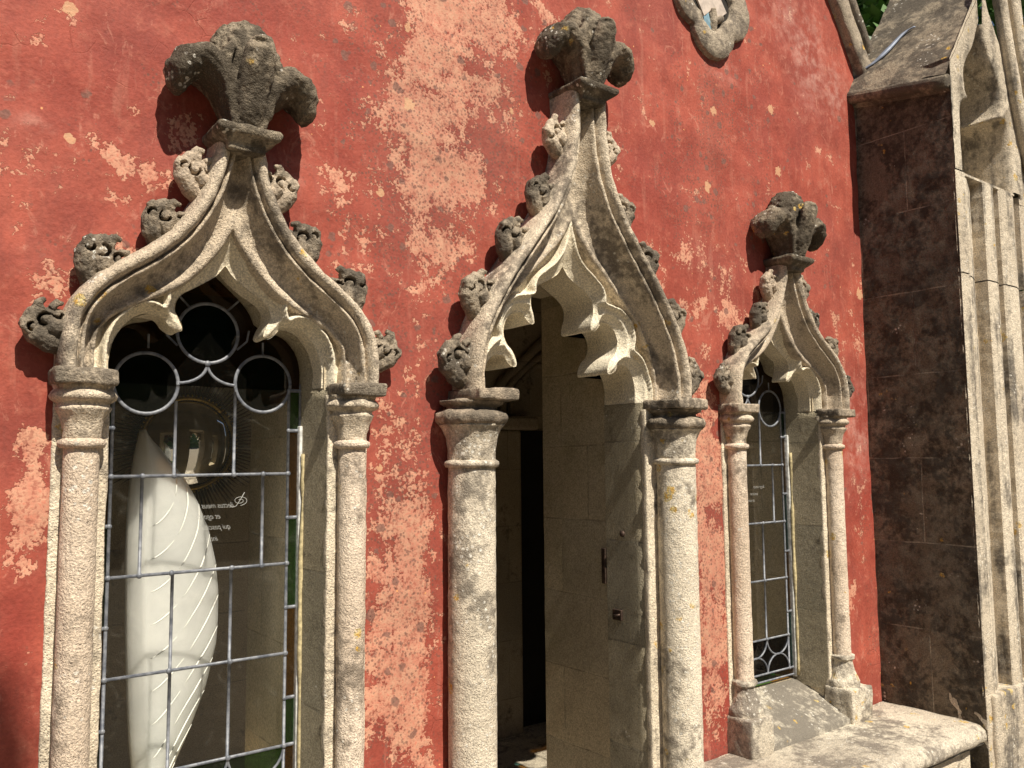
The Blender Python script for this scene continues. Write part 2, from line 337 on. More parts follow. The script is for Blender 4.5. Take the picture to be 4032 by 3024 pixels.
def plate(openp, ridge, path, W, yo, yr, ys, back, xc, step=.0032):
    """cusped plate: hollow chamfer from the opening edge (depth yo) up to the ridge (yr), sunk spandrels (ys), soffit back to `back`"""
    O = catmull(openp, .004); Rg = catmull(ridge, .006); Pp = catmull(path, .01)
    mir = lambda A: np.vstack([A, np.stack([-A[:,0], A[:,1]], 1)[::-1]])
    xs = np.arange(0, .47, step); zs = np.arange(1.80, 2.50, step); X, Zg = np.meshgrid(xs, zs); Q = np.stack([X.ravel(), Zg.ravel()], 1)
    do = polydist(Q, O); dr = polydist(Q, mir(Rg)[:-1]); dp = polydist(Q, Pp)
    close = lambda A: np.vstack([A, [[-.001, A[-1,1]], [-.001, 1.70], [A[0,0], 1.70]]])
    ino = inside(Q, close(O)); inr = inside(Q, close(Rg)); inp = inside(Q, close(Pp))
    s_ = do/(do+dr+1e-9); wu = np.clip((Q[:,0]-.04)/.05, 0, 1); s_ = np.maximum(s_, wu*np.clip(do/.036, 0, .72))
    y = yo+(yr-yo)*(.45*s_+.55*np.clip(s_, 0, 1)**2.2)
    out = ~inr; t = np.clip(dr/.010, 0, 1); y = np.where(out, yr+(ys-yr)*t*t*(3-2*t), y); y = np.where((~out) & (dr < .006), yr-.002*(1-dr/.006), y)
    y = y+.0015*np.sin(Q[:,0]*41)*np.sin(Q[:,1]*37)
    nx, nz = len(xs), len(zs); g = (~ino) & inp & (dp > W); G = g.reshape(nz, nx)
    near = ino & (do < step*1.45)                    # snap the first row inside the opening on to its outline
    Vv = np.stack([Q[:,0], y, Q[:,1]], 1)
    for i in np.where(near)[0]:
        k = ((O-Q[i])**2).sum(1).argmin(); Vv[i] = (O[k,0], yo, O[k,1])
    ok = (g | (near & inp)).reshape(nz, nx); kc = ok[:-1,:-1] & ok[:-1,1:] & ok[1:,1:] & ok[1:,:-1]
    idx = np.arange(nx*nz).reshape(nz, nx); f = np.stack([idx[:-1,:-1], idx[:-1,1:], idx[1:,1:], idx[1:,:-1]], -1)[kc]
    b = B(); used = np.unique(f); rm = {int(u): i for i, u in enumerate(used)}
    b.add([tuple(Vv[u]) for u in used], [tuple(rm[int(q)] for q in ff) for ff in f])
    m = 9; V = []
    for p in O:
        for k in range(m): V.append((p[0]+(.001 if k else 0), yo-.001+(back-yo)*k/(m-1), p[1]+(.001 if k else 0)))
    b.add(V, [(i*m+j, i*m+j+1, (i+1)*m+j+1, (i+1)*m+j) for i in range(len(O)-1) for j in range(m-1)])
    V, F = both(b.V, b.F, xc); return V, F

def crocket(seed):
    """A curled leaf, unit about .1 m: grows along +u (away from the hood), v = up along the hood, w = out of the wall."""
    r = random.Random(seed); b = B(); j = lambda a: r.uniform(-a, a)
    b.tube([(-.35,-.42,-.30),(-.02,-.36,-.15),(.30,-.28,-.02),(.58,-.08,.04),(.70,.20,.06),(.60,.46,.08),(.36,.56,.10)], [.24,.25,.26,.26,.23,.18,.13], 12)
    b.tube([(-.25,-.02,.02),(.10,.04,.12),(.30,.14,.16)], [.20,.22,.2], 10)
    b.ball((.34,.22,-.02), .32, 8, (1.1,1.15,.9)); b.ball((.08,.32,-.06), .24, 8)
    curls = [(.40+j(.04),.22+j(.05),.15,r.uniform(0,6),4.2),(.10+j(.03),.40+j(.05),.12,r.uniform(0,6),3.6),(.66,.06+j(.06),.10,r.uniform(0,6),3.4)]
    for u, v, q, a0, sp in curls[:2]: b.ball((u+.01, v, .22-.4*abs(u-.35)), q*.55, 7)
    b.tube([(.58,.50,.12),(.52,.70+j(.05),.16),(.38+j(.05),.78,.13)], [.12,.11,.07], 8)
    b.tube([(.70,-.02,.14),(.84,.12,.20),(.84,.30,.18)], [.12,.11,.07], 8)
    b.tube([(.22,.54,.10),(.08,.70,.12),(-.04,.64,.10)], [.10,.10,.06], 8)
    me = mod_apply(b.mesh('crocket'), vox=.028, smooth=1); co = npco(me)
    for u, v, q, a0, sp in curls:        # drilled, curling hollows between the lobes of the leaf
        aa = np.arctan2(co[:,1]-v, co[:,0]-u); rr = np.hypot(co[:,0]-u, co[:,1]-v); da = (aa-a0) % (2*math.pi)
        rad = q*(.75+.35*da/sp); wv = .050*np.sin(np.clip(da/sp, 0, 1)*math.pi)**.5+1e-6; k = (da < sp) & (np.abs(rr-rad) < wv) & (co[:,2] > -.08)
        co[k,2] -= .30*(1-((rr[k]-rad[k])/wv[k])**2)**.5
    me.vertices.foreach_set('co', co.ravel()); me.update()
    displace(me, .030, 3.0, 3, seed*3.1); displace(me, .012, 11, 2, seed*1.7)
    return me
CRK = [crocket(k+1) for k in range(5)]
def place_crocket(k, p, u, v, s, mat, parent, flip=False):
    me = CRK[k % 5].copy(); me.materials.clear()
    a = Vector((u[0], 0, u[1])); b = Vector((v[0], 0, v[1])); c = Vector((0,-1,0))
    co = npco(me)*(s*.93); A = np.array([list(a), list(b), list(c)]); co = co@A+np.array(p)
    me.vertices.foreach_set('co', co.astype(np.float32).ravel())
    if np.linalg.det(A) < 0: me.flip_normals()
    me.update(); return recenter(link('crocket', me, mat, parent))

def finial(cx, cy, zb, h, sx, seed, parent, mat, slabw=.078):
    """Poppy-head finial: four curled leaves round a tapering bud, on a square neck slab."""
    b = B(); H = h
    prof = [(.001,-.03),(.054*sx,-.03),(.056*sx,0),(.053*sx,.10*H),(.057*sx,.25*H),(.070*sx,.42*H),(.082*sx,.58*H),(.086*sx,.68*H),(.080*sx,.80*H),(.062*sx,.91*H),(.036*sx,.98*H),(.001,H)]
    b.lathe(prof, (cx, cy, zb), 28, ax=1, ay=.85)
    def leaf(dx, dy, kk=1.0, dz=0):
        L = [(.012,.06,.036),(.028,.20,.038),(.052,.36,.042),(.090,.49,.046),(.128,.555,.050),(.160,.520,.046),(.182,.42,.039),(.186,.31,.026),(.183,.25,.012)]
        P = [(cx+dx*a*kk*sx, cy+dy*a*kk*sx, zb+(z+dz)*H) for a, z, r in L]
        b.tube(P, [r*sx for a, z, r in L], 12, fl=(1.75,.9))
        c = P[5]; t = Vector((-dy, dx, 0))
        for s_ in (-1, 1):
            q = Vector(c)+t*s_*.052*sx+Vector((0,0,-.012)); b.ball(q, .022*sx, 6)
        b.ball(Vector(P[4])+Vector((-dx*.01,-dy*.01,.03*sx)), .024*sx, 6)
        b.ball(Vector(P[6])+Vector((dx*.014, dy*.014,.012)), .02*sx, 6)
        return P
    leaf(-1, -.02, .86, .0); leaf(1, -.10, .86, -.03)
    # the leaf towards the front lies close to the bud
    P = [(cx+.0, cy-.045*sx, zb+.05*H),(cx, cy-.066*sx, zb+.25*H),(cx+.005, cy-.088*sx, zb+.48*H),(cx+.006, cy-.105*sx, zb+.66*H),(cx+.004, cy-.108*sx, zb+.74*H),(cx, cy-.118*sx, zb+.70*H)]
    b.tube(P, [.030*sx,.034*sx,.040*sx,.036*sx,.026*sx,.016*sx], 12, fl=(1.1,.7))
    for dx in (-.7, .7):
        P = [(cx+dx*.045*sx, cy-.045*sx, zb+.03*H),(cx+dx*.085*sx, cy-.062*sx, zb+.35*H),(cx+dx*.095*sx, cy-.07*sx, zb+.56*H),(cx+dx*.07*sx, cy-.072*sx, zb+.70*H)]
        b.tube(P, [.010,.013,.015,.010], 8)
    # scales of the bud
    for row, (z, r) in enumerate([(.66,.084),(.745,.079),(.82,.070),(.89,.056),(.95,.036)]):
        nn = 11-row
        for k in range(nn):
            a = 2*math.pi*(k+.5*(row % 2))/nn; b.ball((cx+math.cos(a)*r*sx, cy+math.sin(a)*r*.85*sx, zb+z*H), .0135*sx, 5, (1,1,.8))
    me = mod_apply(b.mesh('finial'), vox=.0042, smooth=2)
    displace(me, .0045, 22, 4, seed); displace(me, .0016, 95, 2, seed+3)
    o = recenter(link('finial', me, mat, parent))
    s = B(); w = slabw
    V = []; y1 = .0; dep = cy-w*.9
    for z, k, in ((zb-.050,.60),(zb-.034,.62),(zb-.014,.97),(zb-.004,1.03),(zb+.006,1.0),(zb+.012,.82)):
        yy = dep+(1-k)*w*.9
        V += [(cx-w*k, y1, z),(cx+w*k, y1, z),(cx+w*k, yy, z),(cx-w*k, yy, z)]
    F = [tuple(reversed((0,1,2,3))), (20,21,22,23)]+[(i*4+j, i*4+(j+1)%4, i*4+4+(j+1)%4, i*4+4+j) for i in range(5) for j in range(4)]
    s.add(V, F)
    me = mod_apply(s.mesh('finial_collar'), vox=.0042, smooth=2); displace(me, .0025, 26, 3, seed+8)
    recenter(link('collar', me, mat, o))
    return o

def column(cx, cy, r, z0, z1, ring, parent, base=True, door=False, seed=0):
    def lath(prof, name, mat, par, nz=None, rough=.0015):
        pts = [];
        for a, c in zip(prof[:-1], prof[1:]):
            n = max(1, int(math.hypot(c[0]-a[0], c[1]-a[1])/.012))
            pts += [(a[0]+(c[0]-a[0])*k/n, a[1]+(c[1]-a[1])*k/n) for k in range(n)]
        pts.append(prof[-1]); b = B().lathe(pts, (cx, cy, 0), 40); me = b.mesh(name); displace(me, rough, 26, 4, seed+cx)
        return recenter(link(name, me, mat, par))
    MC = M_colD if door else M_col; sh = lath([(r, z0),(r, z1)], 'column', MC, parent)
    k = r/.037
    lath([(r-.004, ring-.012),(r+.008, ring-.010),(r+.012, ring-.002),(r+.011, ring+.006),(r-.002, ring+.012)], 'neck_ring', MC, sh, rough=.002)
    return sh
def roughbox(name, x0, x1, y0, y1, z0, z1, mat, par, bev=.006, seed=0, amp=.004, cuts=.03):
    b = B(); nx = [max(1, int((q-p)/cuts)) for p, q in ((x0,x1),(y0,y1),(z0,z1))]
    bm = bmesh.new(); bmesh.ops.create_cube(bm, size=1)
    for v in bm.verts: v.co = Vector(((x0+x1)/2+v.co.x*(x1-x0), (y0+y1)/2+v.co.y*(y1-y0), (z0+z1)/2+v.co.z*(z1-z0)))
    me = bpy.data.meshes.new(name); bm.to_mesh(me); bm.free()
    big = max(x1-x0, y1-y0, z1-z0); me = mod_apply(me, bevel=bev)
    bm = bmesh.new(); bm.from_mesh(me)
    for _ in range(6):
        es = [e for e in bm.edges if e.calc_length() > cuts]
        if not es: break
        bmesh.ops.subdivide_edges(bm, edges=es, cuts=1, use_grid_fill=True)
    bmesh.ops.triangulate(bm, faces=[f for f in bm.faces if len(f.verts) > 4]); bm.to_mesh(me); bm.free()
    displace(me, amp, 20, 4, seed+x0)
    o = link(name, me, mat, par)
    return recenter(o) if par is not None else o

def capital(cx, cy, r, uin, uout, xc, parent, door, seed, side):
    """bell and collars as a lathe; square abacus above"""
    if not door:
        P = [(r, 1.648),(r+.002,1.672),(r+.008,1.698),(r+.018,1.716),(r+.021,1.722),(r+.016,1.728),(r+.016,1.734),(r+.030,1.742),(r+.033,1.750),(r+.028,1.758),(r+.022,1.764),(r+.026,1.776),(r+.0,1.778)]
    else:
        P = [(r, 1.592),(r+.001,1.63),(r+.006,1.665),(r+.018,1.694),(r+.028,1.704),(r+.036,1.712),(r+.040,1.724),(r+.036,1.736),(r+.022,1.744),(r+.006,1.748),(r+.004,1.756),(r+.022,1.764),(r+.026,1.772),(r,1.776)]
    if door:
        bb = B().lathe(P[:5]+[(r+.012,1.70)], (cx, cy, 0), 48); me = mod_apply(bb.mesh('bell'), sub=1); displace(me, .003, 32, 4, seed+1); recenter(link('capital_bell', me, M_colD, parent)); P = P[4:]
    b = B().lathe(P, (cx, cy, 0), 48); me = mod_apply(b.mesh('capital'), sub=1); displace(me, .004 if door else .003, 32, 4, seed)
    o = recenter(link('capital', me, M_cap if door else M_hood, parent))
    x0, x1 = sorted((xc+side*uin, xc+side*uout))
    roughbox('abacus', x0, x1, cy-r-(.045 if door else .036), .01, 1.772, 1.807, M_cap, parent, .007, seed, .005, .02)
    return o

def columnset(xc, half, r, cy, par, door, zb):
    for sd in (-1, 1):
        cx = xc+sd*half; k = seedn()
        o = column(cx, cy, r, zb+.10 if not door else .30, 1.775, 1.59 if door else 1.645, par, door=door, seed=k)
        capital(cx, cy, r, .272 if not door else .345, .398 if not door else .490, xc, o, door, k, sd)
        if not door:
            P = [(r,zb+.118),(r+.013,zb+.112),(r+.013,zb+.100),(r+.003,zb+.092),(r+.006,zb+.07),(r+.018,zb+.035),(r+.030,zb+.012),(r+.032,zb-.012),(r+.02,zb-.02)]
            b = B().lathe(P, (cx, cy, 0), 12); me = mod_apply(b.mesh('base'), sub=2); displace(me, .004, 30, 4, k); recenter(link('base', me, M_bench, o))
            roughbox('plinth', cx-.072, cx+.060 if sd < 0 else cx+.080, cy-.085, .02, zb-.15, zb-.008, M_bench, o, .008, k, .005, .025)
        else:
            P = [(r,.36),(r+.02,.34),(r+.02,.31),(r+.005,.30),(r+.05,.16),(r+.06,.0)]
            b = B().lathe(P, (cx, cy, 0), 12); recenter(link('base', b.mesh('base'), M_bench, o))
_sd = [0]
def seedn(): _sd[0] += 1; return _sd[0]*1.37

def lead(b, P, wd=.007, th=.006, y=.16):
    """flat-oval lead came along points (u,z) in the plane of the glass"""
    P = [np.array(p, float) for p in P]; n = len(P); V = []
    for i, p in enumerate(P):
        t = P[min(i+1,n-1)]-P[max(i-1,0)]
        if i in (0, n-1) and n > 3 and np.linalg.norm(P[0]-P[-1]) < 1e-4: t = P[1]-P[-2]
        t = t/np.linalg.norm(t); q = np.array([-t[1], t[0]])*wd*.50
        for k, d in ((-1,0),(-.8,-.45),(0,-.62),(.8,-.45),(1,0),(.8,.45),(-.8,.45)): V.append((p[0]+q[0]*k, y+d*th, p[1]+q[1]*k))
    F = [(i*7+k, i*7+(k+1)%7, (i+1)*7+(k+1)%7, (i+1)*7+k) for i in range(n-1) for k in range(7)]+[tuple(range(7)), tuple(reversed(range((n-1)*7, n*7)))]
    b.add(V, F)
def flatpoly(name, pts, y, mat, par, th=.003):
    n = len(pts); V = [(x, y-th/2, z) for x, z in pts]+[(x, y+th/2, z) for x, z in pts]
    me = mesh(name, V, [tuple(range(n)), tuple(reversed(range(n, 2*n)))]+[(i, i+n, (i+1)%n+n, (i+1)%n) for i in range(n)])
    return recenter(link(name, me, mat, par, False))

def glazing(xc, par, flip):
    Y = .16; gx = xc-.001; H = .228; E = .262
    g = empty('leaded_light', (0,0,0)); g.parent = par; g.location = -Vector(par.location)
    zs = [1.567, 1.320, 1.077, .832]; zb, zt = .66, 1.80
    b = B(); L = lambda P, w_=.0085: lead(b, [(gx+u, z) for u, z in P], w_, .006, Y)
    L([(-H,zb+.03),(-H,1.80)]); L([(H,zb+.03),(H,1.80)])
    for z in zs: L([(-H,z),(H,z)])
    L([(-E,zb+.03),(E,zb+.03)])
    L([(-.078,zs[0]),(-.078,1.76)]); L([(.076,zs[0]),(.076,1.79)])
    L([(-.155,zs[1]),(-.155,zs[0])]); L([(.157,zs[1]),(.157,zs[0])])
    L([(-.075,zs[2]),(-.075,zs[1])]); L([(.075,zs[2]),(.075,zs[1])])
    L([(-.075,zs[3]),(-.075,zs[2])]); L([(.075,zs[3]),(.075,zs[2])])
    cir = [(0,1.944,.080,M_black),(-.152,1.803,.078,M_purple),(.153,1.815,.078,M_brown)]
    if flip: cir = [(0,1.944,.080,M_black),(-.152,1.803,.078,M_black),(.153,1.815,.078,M_black)]
    for u, z, r, m in cir:
        L([(u+r*math.cos(a), z+r*math.sin(a)) for a in np.linspace(0, 2*math.pi, 41)], .0095)
        flatpoly('roundel_pane', [(gx+u+r*math.cos(a), z+r*math.sin(a)) for a in np.linspace(0, 2*math.pi, 40, endpoint=False)], Y+.004, m, g)
    # two small arcs hanging below the top roundel
    for sg in (-1, 1):
        L([(sg*(.078*(1-math.cos(a))), 1.862-.055*math.sin(a)) for a in np.linspace(0, math.pi/2, 9)], .0085)
        L([(sg*.078, 1.905),(sg*.105, 1.93),(sg*.11,1.96)], .006); L([(sg*.05, 2.01),(sg*.08,2.04)], .006)
        L([(sg*.15, 1.893),(sg*.15,1.93)], .006)
    # bottom panel: four quarter arcs round a star, and two half circles
    h0, h1 = zb+.03, zs[3]; hm = (h0+h1)/2; rr = (h1-h0)/2
    for uc in (-.152, 0, .152):
        L([(uc+.076*math.cos(a), h1-.072*math.sin(a)) for a in np.linspace(0, math.pi, 15)], .007)
        L([(uc+.076*math.cos(a), h0+.072*math.sin(a)) for a in np.linspace(0, math.pi, 15)], .007)
    # border strip, with coloured pieces
    L([(-E,zb),(-E,1.82)]); L([(E,zb),(E,1.82)]); L([(-E,zb),(E,zb)])
    cuts = [.69,.832,.957,1.20,1.445,1.687,1.80]
    if flip: cuts = [.69,.93,1.19,1.44,1.69,1.80]
    for sg in (-1, 1):
        for z in cuts: L([(sg*H,z),(sg*E,z)], .010)
        mats = [M_amber, M_amber, M_green] if not flip else [M_teal, M_amber, M_teal]
        for i, (a, c) in enumerate(zip(cuts[:-1], cuts[1:])):
            m = (M_green if i % 2 == 1 else M_amber) if not flip else (M_teal if i % 2 == 0 else M_amber)
            if not flip: m = [M_green, M_amber, M_green, M_amber, M_green, M_amber][(i+1) % 6]
            flatpoly('border_pane', [(gx+sg*H,a),(gx+sg*E,a),(gx+sg*E,c),(gx+sg*H,c)][::sg], Y+.004, m, g)
    for i in range(4):
        flatpoly('border_pane', [(gx-E+i*.131,zb),(gx-E+(i+1)*.131,zb),(gx-E+(i+1)*.131,zb+.03),(gx-E+i*.131,zb+.03)], Y+.004, [M_amber,M_teal,M_green,M_amber][i], g)
    flatpoly('lower_pane', [(gx-H,h0),(gx+H,h0),(gx+H,h1),(gx-H,h1)], Y+.004, M_purple if flip else M_green, g)
    for i in range(-1, 2, 2):
        st = [(gx+i*.076+.07*s_*abs(math.cos(a))**1.0, 0) for a in (0,) for s_ in (1,)]
    for uc in (-.076, .076):
        pts = []
        for q in range(4):
            for t in np.linspace(0, 1, 6, endpoint=False):
                a = math.pi/2*(q+t); rad = 1/(abs(math.cos(a))**.62+abs(math.sin(a))**.62)**(1/.62); pts.append((gx+uc+.07*rad*math.cos(a), hm+.07*rad*math.sin(a)))
        flatpoly('star_pane', pts, Y+.0095, M_teal if flip else M_green, g, .0015)
    flatpoly('clear_pane', [(gx-H,h1),(gx+H,h1),(gx+H,1.80),(gx-H,1.80)], Y+.0005, M_clear, g, .002)
    top = catmull(WIN_HEAD, .02); pts = [(gx+u*.99, z) for u, z in top]+[(gx-u*.99, z) for u, z in top[::-1][1:]]
    flatpoly('head_pane', [(a, max(1.8005, z)) for a, z in pts], Y+.0005, M_brown, g, .002)
    jo = B()
    for u in (-.155,-.078,.076,.157,-H,H):
        for z in zs: 
            if (abs(abs(u)-H) < .001) or (u in (-.155,.157) and z in zs[:2]) or (u in (-.078,.076)): jo.ball((gx+u, Y-.003, z), .0075, 5, (1,.7,1))
    for sg in (-1, 1):
        for z in cuts: jo.ball((gx+sg*H, Y-.002, z), .0065, 5, (1,.7,1)); jo.ball((gx+sg*E, Y-.002, z), .0065, 5, (1,.7,1))
    jo.ball((gx, Y-.003, 1.862), .0085, 5, (1,.6,1))
    b.V += []; me = b.mesh('lead_came'); recenter(link('lead_came', me, M_lead, g)); recenter(link('solder_joint', jo.mesh('s'), M_lead, g))
    b = B().box(xc+E-.007, xc+E+.003, Y-.014, Y+.012, zb-.01, 1.70); b.box(xc-E-.003, xc-E+.007, Y-.014, Y+.012, zb-.01, 1.70)
    me = mod_apply(b.mesh('cement'), bevel=.003); recenter(link('cement_fillet', me, M_wframe, g))
    b = B().tube([(xc+E+.002+.003*math.sin(z*9), Y-.020, z) for z in np.linspace(.66,1.62,24)], [.005+.004*abs(math.sin(z*13)) for z in np.linspace(.66,1.62,24)], 6)
    me = b.mesh('putty'); displace(me, .004, 40, 3, 2); recenter(link('putty_line', me, M_putty, g))
    return g

def writing(lines, size, y, par, name='inscription'):
    """Engraved script, read from inside the room, so it shows mirrored from outside."""
    for t, xr_, zb_ in lines:
        cu = bpy.data.curves.new('t', 'FONT'); cu.body = t; cu.size = size; cu.shear = .5; cu.offset = -size*.016; cu.align_x = 'LEFT'; cu.space_character = .95; cu.resolution_u = 3
        o = bpy.data.objects.new('t', cu); COL.objects.link(o); dg = bpy.context.evaluated_depsgraph_get()
        me = bpy.data.meshes.new_from_object(o.evaluated_get(dg)); bpy.data.objects.remove(o)
        co = npco(me).copy(); V = np.stack([xr_-co[:,0]*.86, np.full(len(co), y), zb_+co[:,1]], 1)
        me.vertices.foreach_set('co', V.astype(np.float32).ravel()); me.update(); recenter(link(name, me, M_etch, par, False))

def gothic_window(xc, label, flip, zb):
    root = empty('gothic_window', (xc, 0, zb), label=label, cat='window', group='pointed leaded windows in the red wall')
    V, F, P = sweep_half(WIN_PATH, WIN_PROF, 1.3); V, F = both(V, F, xc); me = mesh('hood', V, F); dedeg(me); displace(me, .003, 24, 4, xc)
    recenter(link('hood_mould', me, M_hood, root))
    V, F = plate(WIN_OPEN, WIN_RIDGE, WIN_PATH, .060, .036, -.012, .014, .110, xc); me = mesh('tracery', V, F); dedeg(me); displace(me, .002, 26, 3, xc+4)
    recenter(link('cusped_tracery', me, M_trac, root))
    # deeper head and jambs behind the cusps, back to the glass
    Hd = catmull(WIN_HEAD, .01); pts = [(xc+.262, z) for z in np.linspace(zb-.02, 1.79, 60)]+[(xc+u, z) for u, z in Hd]
    b = B(); n = len(pts); Vv = []
    ys = [.0,.02,.05,.084,.11,.14,.17]
    for x, z in pts:
        for y in ys:
            e = (.008 if z < 1.80 else (.03 if y < .108 else .0))*(1-y/.17)
            Vv.append((x+e if x > xc+.001 else x, y if z < 1.795 else max(y, .07), z+(0 if z < 1.8 else (.012 if y < .108 else 0))))
    m = len(ys); Ff = [(i*m+j, (i+1)*m+j, (i+1)*m+j+1, i*m+j+1) for i in range(n-1) for j in range(m-1)]
    Vr = [(2*xc-x, y, z) for x, y, z in Vv]; b.add(Vv, Ff); b.add(Vr, [tuple(reversed(f)) for f in Ff])
    me = b.mesh('reveal'); displace(me, .0008, 45, 3, xc); recenter(link('reveal', me, M_rev, root))
    # flat jamb strips each side of the columns
    for sd in (-1, 1):
        x0, x1 = sorted((xc+sd*.270, xc+sd*.386)); roughbox('jamb', x0, x1, -.008, .015, zb-.02, 1.78, M_jamb, root, .005, xc+sd, .0025, .03)
    columnset(xc, .330, .037, -.030, root, False, zb+.01)
    # sloping sill
    V = []; F = []; ny, nx = 10, 26
    for j in range(ny+1):
        t = j/ny; y = .165-t*(.165+.10); z = zb-.002-.11*t**1.1
        for i in range(nx+1): V.append((xc-.300+.60*i/nx, y, z))
    F = [(j*(nx+1)+i, j*(nx+1)+i+1, (j+1)*(nx+1)+i+1, (j+1)*(nx+1)+i) for j in range(ny) for i in range(nx)]
    k = len(V); V += [(xc-.300+.60*i/nx, -.102, zb-.16) for i in range(nx+1)]; F += [(ny*(nx+1)+i, ny*(nx+1)+i+1, k+i+1, k+i) for i in range(nx)]
    me = mesh('sill', V, F); displace(me, .003, 18, 4, xc); recenter(link('sill', me, M_sill, root))
    for sd in (-1, 1):
        for i, (u, z, s_) in enumerate([(.386,1.895,.098),(.300,2.040,.10),(.160,2.150,.095),(.088,2.285,.098)] if True else []):
            Pp = P; d = np.abs(Pp[:,1]-z).argmin(); T = Pp[min(d+2,len(Pp)-1)]-Pp[max(d-2,0)]; T /= np.linalg.norm(T); nn = np.array([T[1], -T[0]])
            q = Pp[d]-nn*.006
            uu = (nn[0]*sd, nn[1]); vv = (T[0]*sd, T[1])
            if i == 0: uu = (sd*.98, -.1); vv = (sd*.1, .98)
            place_crocket(int(i+(sd+1)*1.5+(3 if flip else 0)), (xc+sd*q[0], -.042, q[1]), uu, vv, s_, [M_crk, M_crk, M_crk, M_crk2][i], root)
    finial(xc, -.070, 2.412, .292, 1.0, xc*3, root, M_fin)
    g = glazing(xc, root, flip)
    return root, g

LW = .694; RW = 2.983; DC = 1.840
lwin, lg = gothic_window(LW, 'large near window with leaded clear glass, white carved leaf sculpture standing behind it', False, .64)
writing([('ilectus meus', .773, 1.480), ('et ego illi', .738, 1.452), ('qui pascitur', .765, 1.424), ('inter lilia', .732, 1.394)], .021, .1575, lg)
b = B()   # flourished capital D, mirrored like the rest
cx, cz = .787, 1.497
b.tube([(cx+.021*math.cos(a)*(1-(a+1.5)*.075), .1572, cz+.013*math.sin(a)*(1-(a+1.5)*.075)) for a in np.linspace(-1.5, 8.5, 50)], .0007, 5)
b.tube([(cx+.012, .1572, cz+.022),(cx+.002, .1572, cz+.004),(cx-.010, .1572, cz-.014),(cx-.020, .1572, cz-.017),(cx-.026, .1572, cz-.013)], .0008, 5)
recenter(link('inscription_flourish', b.mesh('f'), M_etch, lg))
rwin, rg = gothic_window(RW, 'narrow-looking far window beside the projecting stone pier, its sill meeting the stone bench', True, .642)
writing([('Surge amica', 3.077, 1.470), ('speciosa', 3.030, 1.441), ('et veni', 3.005, 1.413)], .019, .1575, rg)

# ------------------------------------------------------------------ doorway
door = empty('gothic_doorway', (DC, 0, 0), label='tall open doorway with cusped pointed arch and two stout round columns', cat='doorway')
V, F, P = sweep_half(DOOR_PATH, DOOR_PROF, 1.8, brk=.056, s0=.3, s1=.65); V, F = both(V, F, DC); me = mesh('hood', V, F); dedeg(me); displace(me, .003, 24, 4, 5)
recenter(link('hood_mould', me, M_hood, door))
V, F = plate(DOOR_OPEN, DOOR_RIDGE, DOOR_PATH, .072, .040, -.008, .028, .200, DC); me = mesh('tracery', V, F); dedeg(me); displace(me, .002, 24, 3, 9)
recenter(link('cusped_tracery', me, M_trac, door))
# back face of the cusped plate
pts = catmull(DOOR_OPEN, .01); V = []; F = []
for u, z in pts: V += [(u, .1995, z), (max(u, .40 if z < 2.1 else 0), .1995, z if z < 2.1 else 2.45)]
F = [(2*i, 2*i+1, 2*i+3, 2*i+2) for i in range(len(pts)-1)]; V, F = both(V, F, DC)
recenter(link('tracery_back', mesh('tb', V, F), M_rev, door, False))
for sd in (-1, 1):
    x0, x1 = sorted((DC+sd*.338, DC+sd*.472)); roughbox('jamb', x0, x1, -.008, .02, .0, 1.775, M_jamb, door, .006, sd*3, .003, .035)
    b = B(); n = 60; V = []; ys = [.0,.01,.05,.10,.15,.205]
    for i in range(n+1):
        for y in ys: V.append((DC+sd*(.338+.014*max(0, 1-y/.012)), y, 1.80*i/n))
    b.add(V, [(i*6+j, (i+1)*6+j, (i+1)*6+j+1, i*6+j+1) for i in range(n) for j in range(5)])
    me = b.mesh('r'); displace(me, .0008, 45, 3, sd); recenter(link('reveal', me, M_rev, door))
    V = []
    for i in range(n+1):
        for y in (.205,.26,.33,.40,.48,.575): V.append((DC+sd*(.342+.0*y), y, 2.35*i/n))
    b = B().add(V, [(i*6+j, (i+1)*6+j, (i+1)*6+j+1, i*6+j+1) for i in range(n) for j in range(5)])
    me = b.mesh('r2'); displace(me, .001, 30, 3, sd+5); recenter(link('inner_jamb', me, M_ash, door))
    for i, (z, s_) in enumerate([(1.875,.120),(2.075,.115),(2.262,.112),(2.425,.108),(2.640,.105)]):
        d = np.abs(P[:,1]-z).argmin(); T = P[min(d+2,len(P)-1)]-P[max(d-2,0)]; T /= np.linalg.norm(T); nn = np.array([T[1], -T[0]]); q = P[d]-nn*.008
        uu = (nn[0]*sd, nn[1]); vv = (T[0]*sd, T[1])
        place_crocket(i+(2 if sd > 0 else 0), (DC+sd*q[0], -.06, q[1]), uu, vv, s_, M_crk if i < 4 else M_crk2, door)
columnset(DC, .441, .070, -.052, door, True, 0)
finial(DC, -.088, 2.826, .285, 1.0, 21, door, M_fin, .085)
b = B().ball((2.176,.118,1.329), .012, 8, (.7,1,1)); recenter(link('iron_stud', b.mesh('s'), M_iron, door))
k = B().box(2.168,2.178,.125,.170,1.018,1.056).build('strike_plate', M_iron, door, bevel=.002)
B().tube([(2.168,.130,1.040),(2.160,.145,1.036),(2.166,.160,1.034)], .004, 8).build('latch_hook', M_iron, k, smooth=True)
B().box(2.172,2.183,.208,.228,1.14,1.27).build('keeper', M_iron, door, bevel=.002)
roughbox('threshold', DC-.36, DC+.36, -.12, .58, -.02, .03, M_bench, door, .006, 3, .004, .05)

